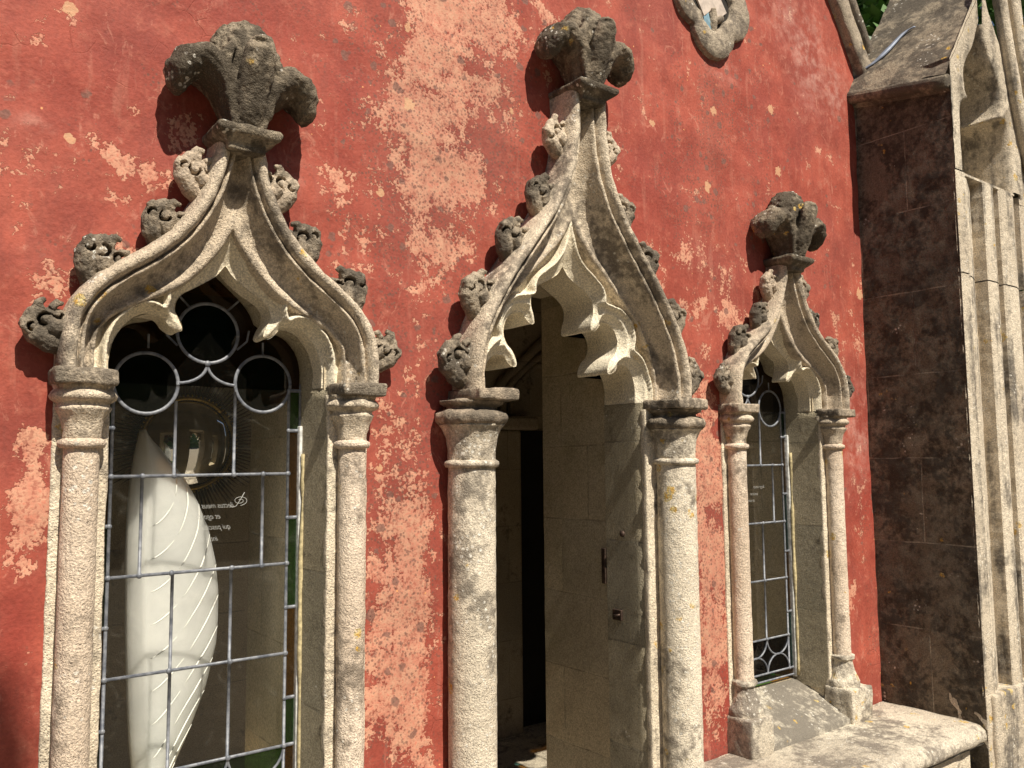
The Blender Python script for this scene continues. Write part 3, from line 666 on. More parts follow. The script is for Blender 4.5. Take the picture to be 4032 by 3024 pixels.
# ------------------------------------------------------------------ red wall
def px(x, y, yp=0.0):
    d = (x-1106)*4032/2212/FL*R_-(y-829.5)*4032/2212/FL*U_+F_; t = (yp-CAM[1])/d[1]; return CAM+d*t
GAB = lambda x: 3.50+(3.672-x)*1.43
def wall():
    st = .0075; xs = np.arange(-.6, 3.668, st); zs = np.arange(0, 4.35, st); nx, nz = len(xs), len(zs)
    X, Z = np.meshgrid(xs, zs)
    patch = np.zeros_like(X); grime = np.zeros_like(X); bloom = np.zeros_like(X); spot = np.zeros_like(X); dkred = np.zeros_like(X)
    def ell(A, cx, cy, rx, ry, v, rot=0):
        c = px(cx, cy); ax = px(cx+rx, cy); az = px(cx, cy-ry); rxw = abs(ax.x-px(cx-rx, cy).x)/2; rzw = abs(az.z-c.z)
        dx = (X-c.x); dz = (Z-c.z); ca, sa = math.cos(rot), math.sin(rot); a = (dx*ca+dz*sa)/rxw; b_ = (-dx*sa+dz*ca)/rzw
        d = a*a+b_*b_; np.maximum(A, v*np.exp(-d*.9), out=A) if v > 0 else np.add(A, v*np.exp(-d*.9), out=A)
    for e in [(1000,20,130,80,1.5),(960,140,100,110,1.4),(940,260,100,110,1.4),(960,370,110,100,1.4),(900,430,90,80,1.1),(1040,180,70,110,.8),(960,520,90,50,.95),(800,500,80,60,.8),(740,420,50,90,.65),(840,600,120,50,.55),(1050,390,70,60,.6),(1010,250,60,80,.7),
              (860,1010,60,90,.9),(870,1150,75,150,1.3),(870,1350,75,190,1.4),(860,1560,75,160,1.3),(870,1250,70,300,1.3),(830,900,45,60,.6),
              (1530,1000,38,140,1.3),(1535,1220,42,180,1.4),(1540,1400,36,120,1.2),
              (60,950,50,80,1.2),(65,1100,45,100,1.4),(50,1220,40,50,.85),(20,960,40,60,.6),(70,1310,30,70,.6),
              (250,335,70,26,1.1,-.5),(320,370,28,45,1.0),(290,240,26,26,.6),(255,430,40,20,.5),(385,300,40,60,.8),(370,400,40,50,.7),(170,430,15,22,.5),(260,560,90,40,.7),(215,520,30,20,.5),(30,210,50,20,.4),
              (130,620,60,35,.6),(210,640,50,25,.5),
              (1480,560,80,40,.72),(1490,650,60,40,.72),(1590,690,60,60,.75),(1560,600,50,40,.6),(1700,740,50,60,.5),(1590,760,30,50,.6),(1860,700,30,90,.45),(1850,1110,30,50,.55),(1840,1260,25,60,.65),(1790,780,40,60,.55),(1620,640,40,40,.5),(1420,610,60,30,.5),
              (380,30,30,12,.5),(700,620,50,60,.5),(670,500,40,80,.5),(1180,40,80,60,.45),(700,300,40,80,.4)]: ell(patch, *e)
    for e in [(1540,200,50,60,.9),(1540,300,45,110,.95),(1530,420,50,110,.8),(1480,430,70,80,.6),(930,330,170,330,1),(1060,250,100,260,1),(870,1250,90,420,.95),(1530,1250,60,380,1),(1600,250,80,150,.45),(1450,200,80,140,.3),(1540,1640,50,30,1),(1880,1250,30,180,.3),(330,170,50,40,.5),(560,60,120,60,.35),(1120,120,60,50,.45),(1640,480,50,50,.7),(1560,790,50,50,.6),(230,560,90,60,.35),(1060,560,50,60,.5),(1000,640,40,80,.5),(940,760,40,100,.6),(690,540,30,50,.6),(770,650,40,50,.6),(830,720,40,60,.6),(1790,1660,60,30,.5)]: ell(grime, *e)
    for e in [(1745,120,35,90,.9),(1800,200,25,60,.7),(1700,40,60,50,.5),(1560,150,30,25,.6),(1850,930,30,90,.8),(70,260,60,20,.4),(430,330,50,30,.35),(600,390,70,40,.4)]: ell(bloom, *e)
    for e in [(150,300,16,15,1),(822,417,11,12,1),(885,225,14,18,.9),(880,60,9,14,.9),(1527,405,8,14,1),(1663,237,7,12,1),(1680,370,7,13,1),(1670,675,7,13,1),(1857,635,8,14,1),(1541,240,8,13,.9),(1600,50,9,12,.9),(795,210,8,8,.6),(1575,980,12,22,.8),(820,1010,10,12,.8),(1105,240,8,9,.8),(150,18,22,18,1),(1408,265,7,9,1),(1300,170,6,8,.5)]: ell(spot, *e)
    for e in [(1560,1500,50,120,.9),(1880,1050,40,120,.9),(30,1400,50,150,.8),(600,60,300,60,.5),(200,150,200,120,.4),(1320,420,120,160,.6),(1680,300,90,200,.3),(420,230,60,60,.4),(740,250,60,160,.5)]: ell(dkred, *e)
    # height relief of an old limewashed render
    rr = rng.normal(size=(8,2)); Y = np.zeros_like(X)
    for k in range(8): Y += .0016*np.sin(X*(2+k*1.9)*rr[k,0]*3+Z*(1.5+k)*rr[k,1]*3+k)
    Y = Y*.6
    keep = np.ones((nz-1, nx-1), bool); xm = (X[:-1,:-1]+X[1:,1:])/2; zm = (Z[:-1,:-1]+Z[1:,1:])/2
    for xc, path, zb, jw in ((LW, WIN_PATH, .50, .36), (RW, WIN_PATH, .50, .36), (DC, DOOR_PATH, 0, .45)):
        Pp = catmull(path, .01); um = np.interp(zm, Pp[:,1], Pp[:,0])-.035; um = np.where(zm < 1.8, jw, um); top = Pp[-1,1]-.05
        if xc != DC: top = 2.25
        else: top = 2.6
        keep &= ~((np.abs(xm-xc) < um) & (zm > zb) & (zm < top))
    keep &= zm < GAB(xm)
    idx = np.arange(nx*nz).reshape(nz, nx); f = np.stack([idx[:-1,:-1], idx[:-1,1:], idx[1:,1:], idx[1:,:-1]], -1)[keep]
    me = bpy.data.meshes.new('red_wall'); V = np.stack([X, Y, Z], -1).reshape(-1,3).astype(np.float32)
    used = np.zeros(len(V), bool); used[f.ravel()] = True; remap = np.cumsum(used)-1; V = V[used]; f = remap[f]
    me.vertices.add(len(V)); me.vertices.foreach_set('co', V.ravel()); nf = len(f); me.loops.add(nf*4); me.loops.foreach_set('vertex_index', f.ravel().astype(np.int32))
    me.polygons.add(nf); me.polygons.foreach_set('loop_start', np.arange(nf, dtype=np.int32)*4); me.update(calc_edges=True)
    for nm, A in (('patch', patch), ('grime', grime), ('bloom', bloom), ('spot', spot), ('dkred', dkred)):
        at = me.attributes.new(nm, 'FLOAT', 'POINT'); at.data.foreach_set('value', np.clip(A, 0, 1.6).ravel()[used].astype(np.float32))
    return me
def wall_mat():
    N = NT('red_limewash')
    pv = N.vm('MULTIPLY', N.pos, (1,1,.85))
    w1 = N.vm('ADD', pv, N.vm('SCALE', N.noisec(11, 3), .035))
    nA = N.noise(6.5, 9, .62, vec=w1); nB = N.noise(26, 6, .6, off=4); nC = N.noise(110, 4, .6, off=2); nD = N.noise(2.1, 5, .6, off=7)
    red = N.mix(N.ss(nA, .36, .64), (.275,.055,.036), (.400,.093,.060))
    red = N.mix(N.mt('MULTIPLY', N.ss(nD, .42, .64), .6), red, (.235,.055,.043))
    red = N.mix(N.mt('MULTIPLY', N.ss(nB, .52, .70), .5), red, (.44,.135,.090))
    red = N.mix(N.mt('MULTIPLY', N.attr('dkred'), .7), red, (.27,.036,.024))
    sv = N.vm('MULTIPLY', w1, (1,1,.8)); ns = N.noise(13, 9, .75, vec=sv, dist=1.5, off=6)
    red = N.mix(N.mt('MULTIPLY', N.ss(ns, .56, .66), .6), red, (.50,.20,.14))
    pt = N.attr('patch')
    pm0 = N.mt('ADD', N.mt('MULTIPLY', pt, .44), N.mt('ADD', N.mt('MULTIPLY', N.mt('SUBTRACT', nA, .5), 1.6), N.mt('ADD', N.mt('MULTIPLY', N.mt('SUBTRACT', nB, .5), 1.0), N.mt('MULTIPLY', N.mt('SUBTRACT', nC, .5), .75))))
    pm = N.ss(pm0, .275, .33)
    pm2 = N.ss(N.mt('ADD', N.mt('MULTIPLY', N.mt('SUBTRACT', nC, .5), 1.2), N.mt('ADD', N.mt('MULTIPLY', N.mt('SUBTRACT', ns, .5), 1.2), N.mt('MULTIPLY', pm0, .35))), .02, .16)
    pm2 = N.mt('MULTIPLY', pm, pm2)
    sal = N.mix(N.ss(nB, .35, .65), (.52,.225,.150), (.60,.325,.215)); sal = N.mix(N.ss(nC, .5, .7), sal, (.52,.19,.125))
    col = N.mix(N.mt('ADD', N.mt('MULTIPLY', pm, .45), N.mt('MULTIPLY', pm2, .50)), red, sal)
    rim = N.mt('MULTIPLY', N.ss(pm0, .235, .285), N.mt('SUBTRACT', 1.0, pm)); col = N.mix(N.mt('MULTIPLY', rim, .35), col, (.20,.035,.025))
    sv2 = N.vm('MULTIPLY', N.pos, (1,1,.16)); st2 = N.noise(22, 6, .65, vec=sv2, off=3); col = N.mix(N.mt('MULTIPLY', N.ss(st2, .56, .70), .22), col, (.52,.24,.17)); col = N.mix(N.mt('MULTIPLY', N.ss(st2, .46, .34), .22), col, (.17,.05,.04))
    # white bloom
    bm_ = N.mt('MULTIPLY', N.attr('bloom'), N.ss(N.mt('ADD', N.mt('MULTIPLY', nA, .5), N.mt('MULTIPLY', nB, .5)), .42, .62))
    col = N.mix(N.mt('MULTIPLY', bm_, .55), col, (.60,.40,.34))
    # dark lichen and soot speckle
    g = N.attr('grime')
    dv = N.vm('ADD', N.pos, N.vm('SCALE', N.noisec(90, 2), .006))
    d1, c1 = N.vor(46, vec=dv); d2, c2 = N.vor(85, vec=dv)
    rA = N.mt('MULTIPLY', N.sep(c1)[0], .30); s1 = N.mt('MULTIPLY', N.ss(N.mt('SUBTRACT', rA, d1), 0, .05), N.ss(N.mt('ADD', N.noise(5, 3, off=13), N.mt('MULTIPLY', g, .30)), .58, .66))
    d0, c0 = N.vor(21, vec=N.vm('ADD', N.pos, N.vm('SCALE', N.noisec(50, 3), .022))); r0 = N.mt('MULTIPLY', N.sep(c0)[2], .42)
    s0 = N.mt('MULTIPLY', N.ss(N.mt('SUBTRACT', r0, d0), .06, .12), N.ss(N.mt('ADD', N.noise(4, 3, off=15), N.mt('MULTIPLY', g, .34)), .54, .60))
    s2 = N.mt('MULTIPLY', N.ss(d2, .40, .2), N.ss(N.mt('ADD', N.noise(9, 4, off=17), N.mt('MULTIPLY', g, .42)), .58, .72))
    s3 = N.mt('MULTIPLY', N.ss(N.mt('ADD', nC, N.mt('MULTIPLY', g, .30)), .58, .72), .9)
    col = N.mix(N.mt('MULTIPLY', N.mt('MULTIPLY', s3, N.ss(g, .3, 1.0)), .22), col, (.17,.085,.065))
    col = N.mix(N.mt('MULTIPLY', s0, .8), col, N.mix(nC, (.13,.065,.05), (.24,.12,.095))); col = N.mix(N.mt('MULTIPLY', s2, .62), col, (.13,.07,.052)); col = N.mix(N.mt('MULTIPLY', s1, .68), col, (.155,.07,.055))
    # orange lichen dots and small round pale lichens
    d3, c3 = N.vor(24, vec=dv); rB = N.mt('MULTIPLY', N.sep(c3)[1], .11); s4 = N.ss(N.mt('SUBTRACT', rB, d3), .028, .04); col = N.mix(N.mt('MULTIPLY', s4, .8), col, (.72,.34,.14))
    sp = N.ss(N.mt('ADD', N.attr('spot'), N.mt('MULTIPLY', N.mt('SUBTRACT', N.noise(60, 4, .6, off=8), .5), 1.3)), .50, .60)
    col = N.mix(N.mt('MULTIPLY', sp, .8), col, N.mix(N.ss(nC, .4, .6), (.62,.38,.22), (.55,.30,.17)))
    col = N.mix(1, col, N.mix(N.ss(nC, .3, .7), (.88,.88,.88), (1.1,1.1,1.1)), 'MULTIPLY')
    # hairline crazing low on the wall
    dc, cc = N.vor(15, vec=w1, feat='DISTANCE_TO_EDGE'); cr = N.mt('MULTIPLY', N.ss(dc, .02, .006), N.ss(N.noise(2.6, 3, off=44), .60, .68)); col = N.mix(N.mt('MULTIPLY', cr, .35), col, (.30,.07,.045))
    h = N.mt('ADD', N.mt('MULTIPLY', nB, .9), N.mt('ADD', N.mt('MULTIPLY', nC, .42), N.mt('MULTIPLY', nA, .9))); h = N.mt('SUBTRACT', h, N.mt('MULTIPLY', pm, .40)); h = N.mt('SUBTRACT', h, N.mt('MULTIPLY', cr, .3))
    return N.fin(col, .72, N.bump(h, .0036, .85), .28)
M_red = wall_mat()
rw = link('red_wall', wall(), M_red); tag(rw, 'old red limewashed garden wall with flaking salmon patches around the stone openings', 'wall')
# masonry thickness behind the plaster, with the openings left through it
b = B(); zt = 4.2; T = .58
def core(x0, x1, z0, z1, y0=.025, y1=T):
    b.box(x0, x1, y0, y1, z0, z1)
core(-.6, LW-.272, 0, 3.3); core(LW+.272, DC-.352, 0, 3.3, .0252); core(DC+.352, RW-.272, 0, 3.3); core(RW+.272, 3.655, 0, 3.3, .0252)
for xc in (LW, RW):
    core(xc-.272, xc+.272, 0, .638, .17); core(xc-.272, xc+.272, 2.13, 3.3, .03)
core(DC-.352, DC+.352, 2.27, 3.3, .205)
link('masonry', b.mesh('masonry'), M_core, rw, False)

# ------------------------------------------------------------------ room behind
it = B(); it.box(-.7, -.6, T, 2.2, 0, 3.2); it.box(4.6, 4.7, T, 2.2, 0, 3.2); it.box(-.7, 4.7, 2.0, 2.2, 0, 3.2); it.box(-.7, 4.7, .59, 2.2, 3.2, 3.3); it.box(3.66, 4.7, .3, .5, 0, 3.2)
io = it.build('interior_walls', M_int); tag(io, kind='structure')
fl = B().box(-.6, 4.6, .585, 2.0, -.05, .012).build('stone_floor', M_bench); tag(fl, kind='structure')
# moulded blind arch on the far wall
niche = empty('inner_arch', (3.35, 2.0, 0), label='dim stone arch and capital on the back wall seen through the open doorway', cat='arch')
arc = [(.42,1.85),(.40,1.97),(.33,2.08),(.20,2.19),(0,2.36)]
for k, (o_, y_, r_) in enumerate([(0,1.98,.03),(.07,1.97,.022),(.14,1.985,.018)]):
    P_ = catmull([(max(0,u-o_*(1 if u > 0 else 0)), z-(0 if u > 0 else o_*1.3)) for u, z in arc], .03)
    P2 = [(3.35+u, y_, z) for u, z in P_]+[(3.35-u, y_, z) for u, z in P_[::-1][1:]]
    B().tube(P2, r_, 8).build('arch_moulding', M_int, niche, smooth=True)
for sg in (-1, 1):
    B().box(*sorted((3.35+sg*.25, 3.35+sg*.47)), 1.90, 2.0, 0, 1.78).build('jamb', M_int, niche, bevel=.02)
    B().box(*sorted((3.35+sg*.14, 3.35+sg*.50)), 1.86, 2.0, 1.78, 1.86).build('capital', M_int, niche, bevel=.02)
M_dark = simple('dark_opening', (.018,.014,.010), .7)  # near-black colour standing in for the shade inside openings
B().box(3.10, 3.60, 1.985, 1.998, 0, 1.78).build('dark_opening_sheet', M_dark, niche)  # dark sheet painted in place of the unlit opening under the arch
# ------------------------------------------------------------------ sunburst mirror
mir = empty('sunburst_mirror', (1.165, 1.99, 1.69), label='round convex mirror with gilt bead rim and spiky rays on back wall behind leaded glass', cat='mirror')
c = (1.165, 1.985, 1.69); pr = [(.19*math.sin(t), -.07*math.cos(t)+.03) for t in np.linspace(.0, 1.3, 16)]
pr = [(.001+.205*k/16, -.075+.055*(k/16)**2) for k in range(17)]
me = B().lathe(pr, c, 48, axis='y').mesh('m'); recenter(link('mirror_glass', me, M_mirror, mir))
b = B().ring((1.165,1.955,1.69), (0,1,0), .212, .010, 60, 8)
for k in range(70): a = 2*math.pi*k/70; b.ball((1.165+.225*math.cos(a), 1.95, 1.69+.225*math.sin(a)), .007, 4)
recenter(link('bead_rim', b.mesh('r'), M_gold, mir)); b = B()
for k in range(110):
    a = 2*math.pi*k/110; L_ = .34+.03*math.sin(k*7.3); b.tube([(1.165+.22*math.cos(a), 1.975, 1.69+.22*math.sin(a)), (1.165+L_*math.cos(a), 1.97, 1.69+L_*math.sin(a))], [.006,.0015], 4)
ro = link('sunburst_rays', b.mesh('r'), M_rays, mir); recenter(ro)

# ------------------------------------------------------------------ white leaf sculpture in the near window
def alabaster():
    N = NT('alabaster'); n = N.noise(7, 5, .6, dist=.6); col = N.mix(N.ss(n, .35, .7), (.66,.67,.685), (.80,.81,.82))
    m = N.fin(col, .35, N.bump(N.noise(60, 3), .0004), .5); N.b.inputs['Subsurface Weight'].default_value = 1; N.b.inputs['Subsurface Radius'].default_value = (.16,.16,.155); N.b.inputs['Subsurface Scale'].default_value = 1; return m
M_ala = alabaster(); M_cut = simple('cut_groove', (.90,.90,.88), .6, 0, .3, 30, .05)
Yl = [(1.690,.571,.571),(1.63,.562,.625),(1.56,.556,.682),(1.49,.551,.722),(1.41,.549,.754),(1.32,.550,.776),(1.24,.553,.785),(1.16,.555,.786),(1.09,.558,.782),(.98,.564,.757),(.86,.573,.712),(.76,.585,.665),(.66,.60,.60)]
zz = np.array([q[0] for q in Yl])[::-1]; xl = np.array([q[1] for q in Yl])[::-1]; xr = np.array([q[2] for q in Yl])[::-1]
def leafpt(s_, z):
    a = float(np.interp(z, zz, xl)); c_ = float(np.interp(z, zz, xr))+.010; wd = c_-a; spn = min(.034, wd*.3)
    if s_ <= 0: t = 1+s_; x = a+spn*t; y = .335-.045*t        # narrow flank facing left
    else: x = a+spn+(wd-spn)*s_; y = .290+.055*s_**2.2
    return (x*1.025, y+.06, 1.6+(z-1.6)*1.025)
leafo = empty('leaf_sculpture', (.66,.32,.66), label='tall white alabaster leaf sculpture with carved diagonal veins behind leaded glass', cat='sculpture')
ss_ = list(np.linspace(-1, 0, 5))+list(np.linspace(.03, 1, 22)); zs_ = np.linspace(.66, 1.690, 90); V = []
for z in zs_:
    fr = [leafpt(q, z) for q in ss_]; bk = [(p[0], .43, p[2]) for p in fr[::-1]]
    e = min(1, max(.02, (1.69-z)/.12)); V += fr+[(x, .40+(.03*e), z_) for x, y, z_ in bk]
m = len(ss_)*2; F = [(i*m+j, i*m+(j+1)%m, (i+1)*m+(j+1)%m, (i+1)*m+j) for i in range(len(zs_)-1) for j in range(m)]
F += [tuple(range(m)), tuple(reversed(range((len(zs_)-1)*m, len(zs_)*m)))]
me = mesh('leaf', V, F); dedeg(me); recenter(link('leaf_body', me, M_ala, leafo))
b = B()
for k in range(11):
    z0 = 1.43-k*.086; P_ = []; gaps = random.Random(k)
    for j in range(26):
        t = j/25; s_ = .06+.94*t; z = z0+.19*t**1.7+.035*t
        p = leafpt(s_, min(1.665, z))
        if z > 1.665: break
        P_.append((p[0], p[1]-.0012, p[2]))
    cut = gaps.randint(9, 13)
    if len(P_) > 6:
        b.tube(P_[:cut], [.0006+.0016*math.sin(math.pi*min(1,i/(cut-1))) for i in range(len(P_[:cut]))], 6)
        if len(P_) > cut+3: q = P_[cut+1:]; b.tube(q, [.0006+.0016*math.sin(math.pi*i/(len(q)-1)) for i in range(len(q))], 6)
recenter(link('carved_vein', b.mesh('v'), M_cut, leafo))
B().lathe([(.001,0),(.07,0),(.07,.02),(.03,.03),(.02,.06),(.001,.06)], (.625,.40,.642), 24).build('foot', M_ala, leafo, smooth=True)
si = B().box(LW-.271, LW+.271, .172, .60, .60, .642).build('window_ledge', M_core, lwin); si2 = B().box(RW-.271, RW+.271, .172, .60, .60, .642).build('window_ledge', M_core, rwin)

# ------------------------------------------------------------------ quatrefoil panel
qf = empty('quatrefoil_panel', (2.61, 0, 3.42), label='weathered quatrefoil stone panel set high on the wall above the far window', cat='stone panel')
def quat(cx, cz, dd, r, n=160):
    out = []
    for k in range(n):
        a = 2*math.pi*k/n; best = 0
        for q in range(4):
            th = q*math.pi/2; lx, lz = dd*math.cos(th), dd*math.sin(th); bq = lx*math.cos(a)+lz*math.sin(a); disc = bq*bq-(dd*dd-r*r)
            if disc > 0: best = max(best, bq+math.sqrt(disc))
        out.append((cx+best*math.cos(a), cz+best*math.sin(a)))
    return out
oq = quat(2.61,3.43,.105,.125); iq = quat(2.60,3.44,.060,.072); n = 160
levels = [(oq,1,.01),(oq,1,-.020),(oq,.985,-.026),(oq,.80,-.030),(iq,1.10,-.032),(iq,1.0,-.026),(iq,.93,-.004)]
V = [(2.61+(x-2.61)*k, y, 3.43+(z-3.43)*k) for P_, k, y in levels for x, z in P_]
me = mesh('q', V, [(i*n+j, i*n+(j+1)%n, (i+1)*n+(j+1)%n, (i+1)*n+j) for i in range(len(levels)-1) for j in range(n)]); dedeg(me); displace(me, .004, 26, 4, 1)
recenter(link('stone_frame', me, M_cope, qf))
flatpoly('dark_backing', [(2.61+(x-2.61)*.98, 3.43+(z-3.43)*.98) for x, z in iq], -.006, M_dark, qf)  # dark sheet, the shade of the hollow panel put into its colour
M_pane1 = simple('pale_glass_piece', (.62,.52,.44), .4, 0, .5, 30, .3); M_pane2 = simple('blue_glass_piece', (.24,.38,.46), .3, 0, .5, 30, .3)
flatpoly('pale_pane', [(2.50,3.45),(2.56,3.36),(2.60,3.40),(2.64,3.37),(2.70,3.42),(2.64,3.50),(2.60,3.46),(2.55,3.50)], .0-.012, M_pane1, qf, .008)
flatpoly('blue_pane', [(2.555,3.36),(2.585,3.385),(2.60,3.33),(2.605,3.28),(2.575,3.285),(2.56,3.31)], .0-.012, M_pane2, qf, .008)
b = B().tube([(2.61,.0,3.30),(2.615,-.012,3.35),(2.61,-.016,3.41)], [.02,.022,.014], 8); b.tube([(2.61,-.012,3.35),(2.67,-.012,3.39)], .015, 8); me = mod_apply(b.mesh('x'), vox=.005); displace(me, .005, 30, 3, 2); recenter(link('carved_cusp', me, M_cope, qf))

# ------------------------------------------------------------------ stone bench
bench = empty('stone_bench', (3.0, -.2, 0), label='grey stone bench slab with rounded nosing below the far window', cat='bench')
b = B(); prof = [(-.01,.508),(-.20,.510),(-.38,.508),(-.425,.502),(-.448,.488),(-.455,.468),(-.450,.448),(-.430,.436),(-.40,.433),(-.01,.433)]
nx = 60; V = []
for i in range(nx+1):
    x = 2.36+(3.652-2.36)*i/nx
    for y, z in catmull([(p[0], p[1]) for p in prof], .02): V.append((x, y, z))
m = len(V)//(nx+1); F = [(i*m+j, (i+1)*m+j, (i+1)*m+j+1, i*m+j+1) for i in range(nx) for j in range(m-1)]+[tuple(range(m)), tuple(reversed(range(nx*m, (nx+1)*m)))]
me = mesh('seat', V, F); displace(me, .0035, 16, 4, 3); recenter(link('seat_slab', me, M_bench, bench))
roughbox('bench_riser', 2.40, 3.60, -.405, -.02, .0, .433, M_jamb, bench, .006, 3, .004, .06)

# ------------------------------------------------------------------ projecting pier
pier = empty('stone_pier', (4.08, -.2, 0), label='projecting gabled stone pier with dark shaded side and sunlit panelled front', cat='pier')
def grid(o, a, bb, na, nb):
    o, a, bb = Vector(o), Vector(a), Vector(bb); V = [o+a*(i/na)+bb*(j/nb) for i in range(na+1) for j in range(nb+1)]
    return V, [(i*(nb+1)+j, (i+1)*(nb+1)+j, (i+1)*(nb+1)+j+1, i*(nb+1)+j+1) for i in range(na) for j in range(nb)]
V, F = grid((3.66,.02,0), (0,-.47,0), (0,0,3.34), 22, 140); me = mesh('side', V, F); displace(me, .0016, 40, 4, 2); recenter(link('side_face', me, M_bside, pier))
# front: plan profile from the arris inwards, running up to the panel
fp = [(3.66,-.44),(3.663,-.449),(3.67,-.452),(3.742,-.452),(3.747,-.446),(3.752,-.437),(3.80,-.433),(3.88,-.408),(3.925,-.378),(3.934,-.372),(3.937,-.372),(3.939,-.438),(3.946,-.442),(4.02,-.444),(4.05,-.436),(4.085,-.40),(4.096,-.380),(4.099,-.380),(4.101,-.436),(4.11,-.444),(4.22,-.446),(4.28,-.430),(4.31,-.40),(4.316,-.40),(4.32,-.438),(4.42,-.440),(4.425,-.452),(4.50,-.452)]
def front(z0, z1, prof, seed, name, n=60):
    V = []; P_ = prof
    for i in range(n+1):
        for x, y in P_: V.append((x, y, z0+(z1-z0)*i/n))
    m = len(P_); me = mesh(name, V, [(i*m+j, i*m+j+1, (i+1)*m+j+1, (i+1)*m+j) for i in range(n) for j in range(m-1)]); displace(me, .0018, 24, 4, seed)
    return recenter(link(name, me, M_butt, pier, False))
fpp = []
for (x, y), (x2, y2) in zip(fp[:-1], fp[1:]):
    n = max(1, int(math.hypot(x2-x, y2-y)/.02)); fpp += [(x+(x2-x)*k/n, y+(y2-y)*k/n) for k in range(n)]
fpp.append(fp[-1])
front(.62, 2.38, fpp, 2, 'panelled_front'); front(2.386, 2.835, fpp, 5, 'panelled_front', 20)
roughbox('pier_base', 3.70, 4.52, -.470, -.30, .0, .62, M_butt, pier, .01, 2, .005, .04); roughbox('pier_base', 3.661, 3.72, -.453, -.30, .0, .622, M_butt, pier, .004, 4, .003, .04)
# upper stage with a trefoil-headed recess
PX = 4.0
half = [(.245,2.84),(.245,3.02),(.240,3.10),(.222,3.16),(.19,3.185),(.160,3.195),(.175,3.225),(.185,3.28),(.17,3.34),(.13,3.40),(.07,3.47),(0,3.60)]
O = catmull(half, .012); Vv = []; K = []
def gz(u): return 3.25+(.34-u)*1.36+.08
for u, z in O:
    ou = .34 if z < 3.19 else max(0, .34*(1-(z-3.19)/(3.60-3.19))); oz = z if z < 3.19 else gz(ou)
    Vv += [(u, -.23, z), (u, -.41, z), (u+.008, -.437, z+.003), (u+.02, -.447, z+.006), (max(u+.03, ou), -.452, max(z, oz) if z > 3.19 else z)]
m = 5; F = [(i*m+j, i*m+j+1, (i+1)*m+j+1, (i+1)*m+j) for i in range(len(O)-1) for j in range(m-1)]; V2, F2 = both(Vv, F, PX); me = mesh('h', V2, F2); displace(me, .002, 24, 3, 8)
recenter(link('trefoil_head', me, M_butt, pier))
V, F = grid((PX-.30,-.232,2.80), (.6,0,0), (0,0,.85), 20, 30); V = [(v.x, v.y, min(v.z, 3.30+(v.x-3.612)*1.30-.10)) for v in V]; me = mesh('rb', V, F); displace(me, .002, 20, 3, 1); recenter(link('recess_back', me, M_rev, pier))
# a vertical mullion-like shaft within the recess that carries down past the joint
b = B().tube([(PX-.12,-.30,2.80),(PX-.12,-.30,3.12),(PX-.10,-.30,3.24)], [.045,.045,.05], 10); me = mod_apply(b.mesh('s'), sub=1); recenter(link('recess_shaft', me, M_butt, pier))
b = B().box(PX-.27, PX+.27, -.44, -.24, 2.832, 2.842).build('recess_ledge', M_butt, pier)
# core
B().box(3.668, 4.49, -.29, .3, 0, 2.83).build('core', M_butt, pier); B().box(3.668, 4.49, -.225, .3, 2.83, 3.30).build('core', M_butt, pier)
# sloping weathering with a roll along its eaves
sl = 1.30
V, F = grid((3.612, .02, 3.335), (0,-.475,-.085), (.49,0,.49*sl), 24, 34)
me = mesh('w', V, F); displace(me, .008, 12, 5, 4); recenter(link('weathering', me, M_roof, pier))
b = B(); b.tube([(3.628,.03,3.312),(3.628,-.20,3.268),(3.630,-.452,3.222)], .030, 14); b.add([(3.63,.02,3.29),(3.63,-.45,3.20),(3.68,-.45,3.17),(3.68,.02,3.25)], [(0,1,2,3)])
me = mod_apply(b.mesh('roll'), sub=2); displace(me, .004, 24, 4, 2); recenter(link('eaves_roll', me, M_roof, pier))
V, F = grid((4.102, .02, 3.97), (0,-.475,-.085), (.06,0,.7), 16, 24); me = mesh('w2', V, F); displace(me, .006, 14, 4, 3); recenter(link('pinnacle_shaft', me, M_roof, pier))
# raking hood rolls of the gable front
PXG = 4.06
for dx, r_, y_ in ((0,.030,-.47),(.075,.022,-.455),(.145,.030,-.475)):

    P_ = [(PXG+.03+dx, y_, 4.25-dx*.2),(PXG+.09+dx, y_, 3.85-dx*.3),(PXG+.17+dx, y_, 3.50-dx*.3),(PXG+.27+dx, y_, 3.15-dx*.3),(PXG+.36+dx, y_, 2.95-dx*.3)]
    b = B().tube([tuple(p) for p in catmull(P_, .03)], r_, 10); me = b.mesh('r'); displace(me, .003, 24, 3, dx*9+1); recenter(link('gable_roll', me, M_butt, pier))
V = [(4.06,-.44,4.3),(4.45,-.44,4.3),(4.62,-.44,2.8),(4.32,-.44,2.8),(4.30,-.44,3.15)]; recenter(link('gable_face', mesh('g', V, [(0,4,3,2,1)]), M_butt, pier, False))
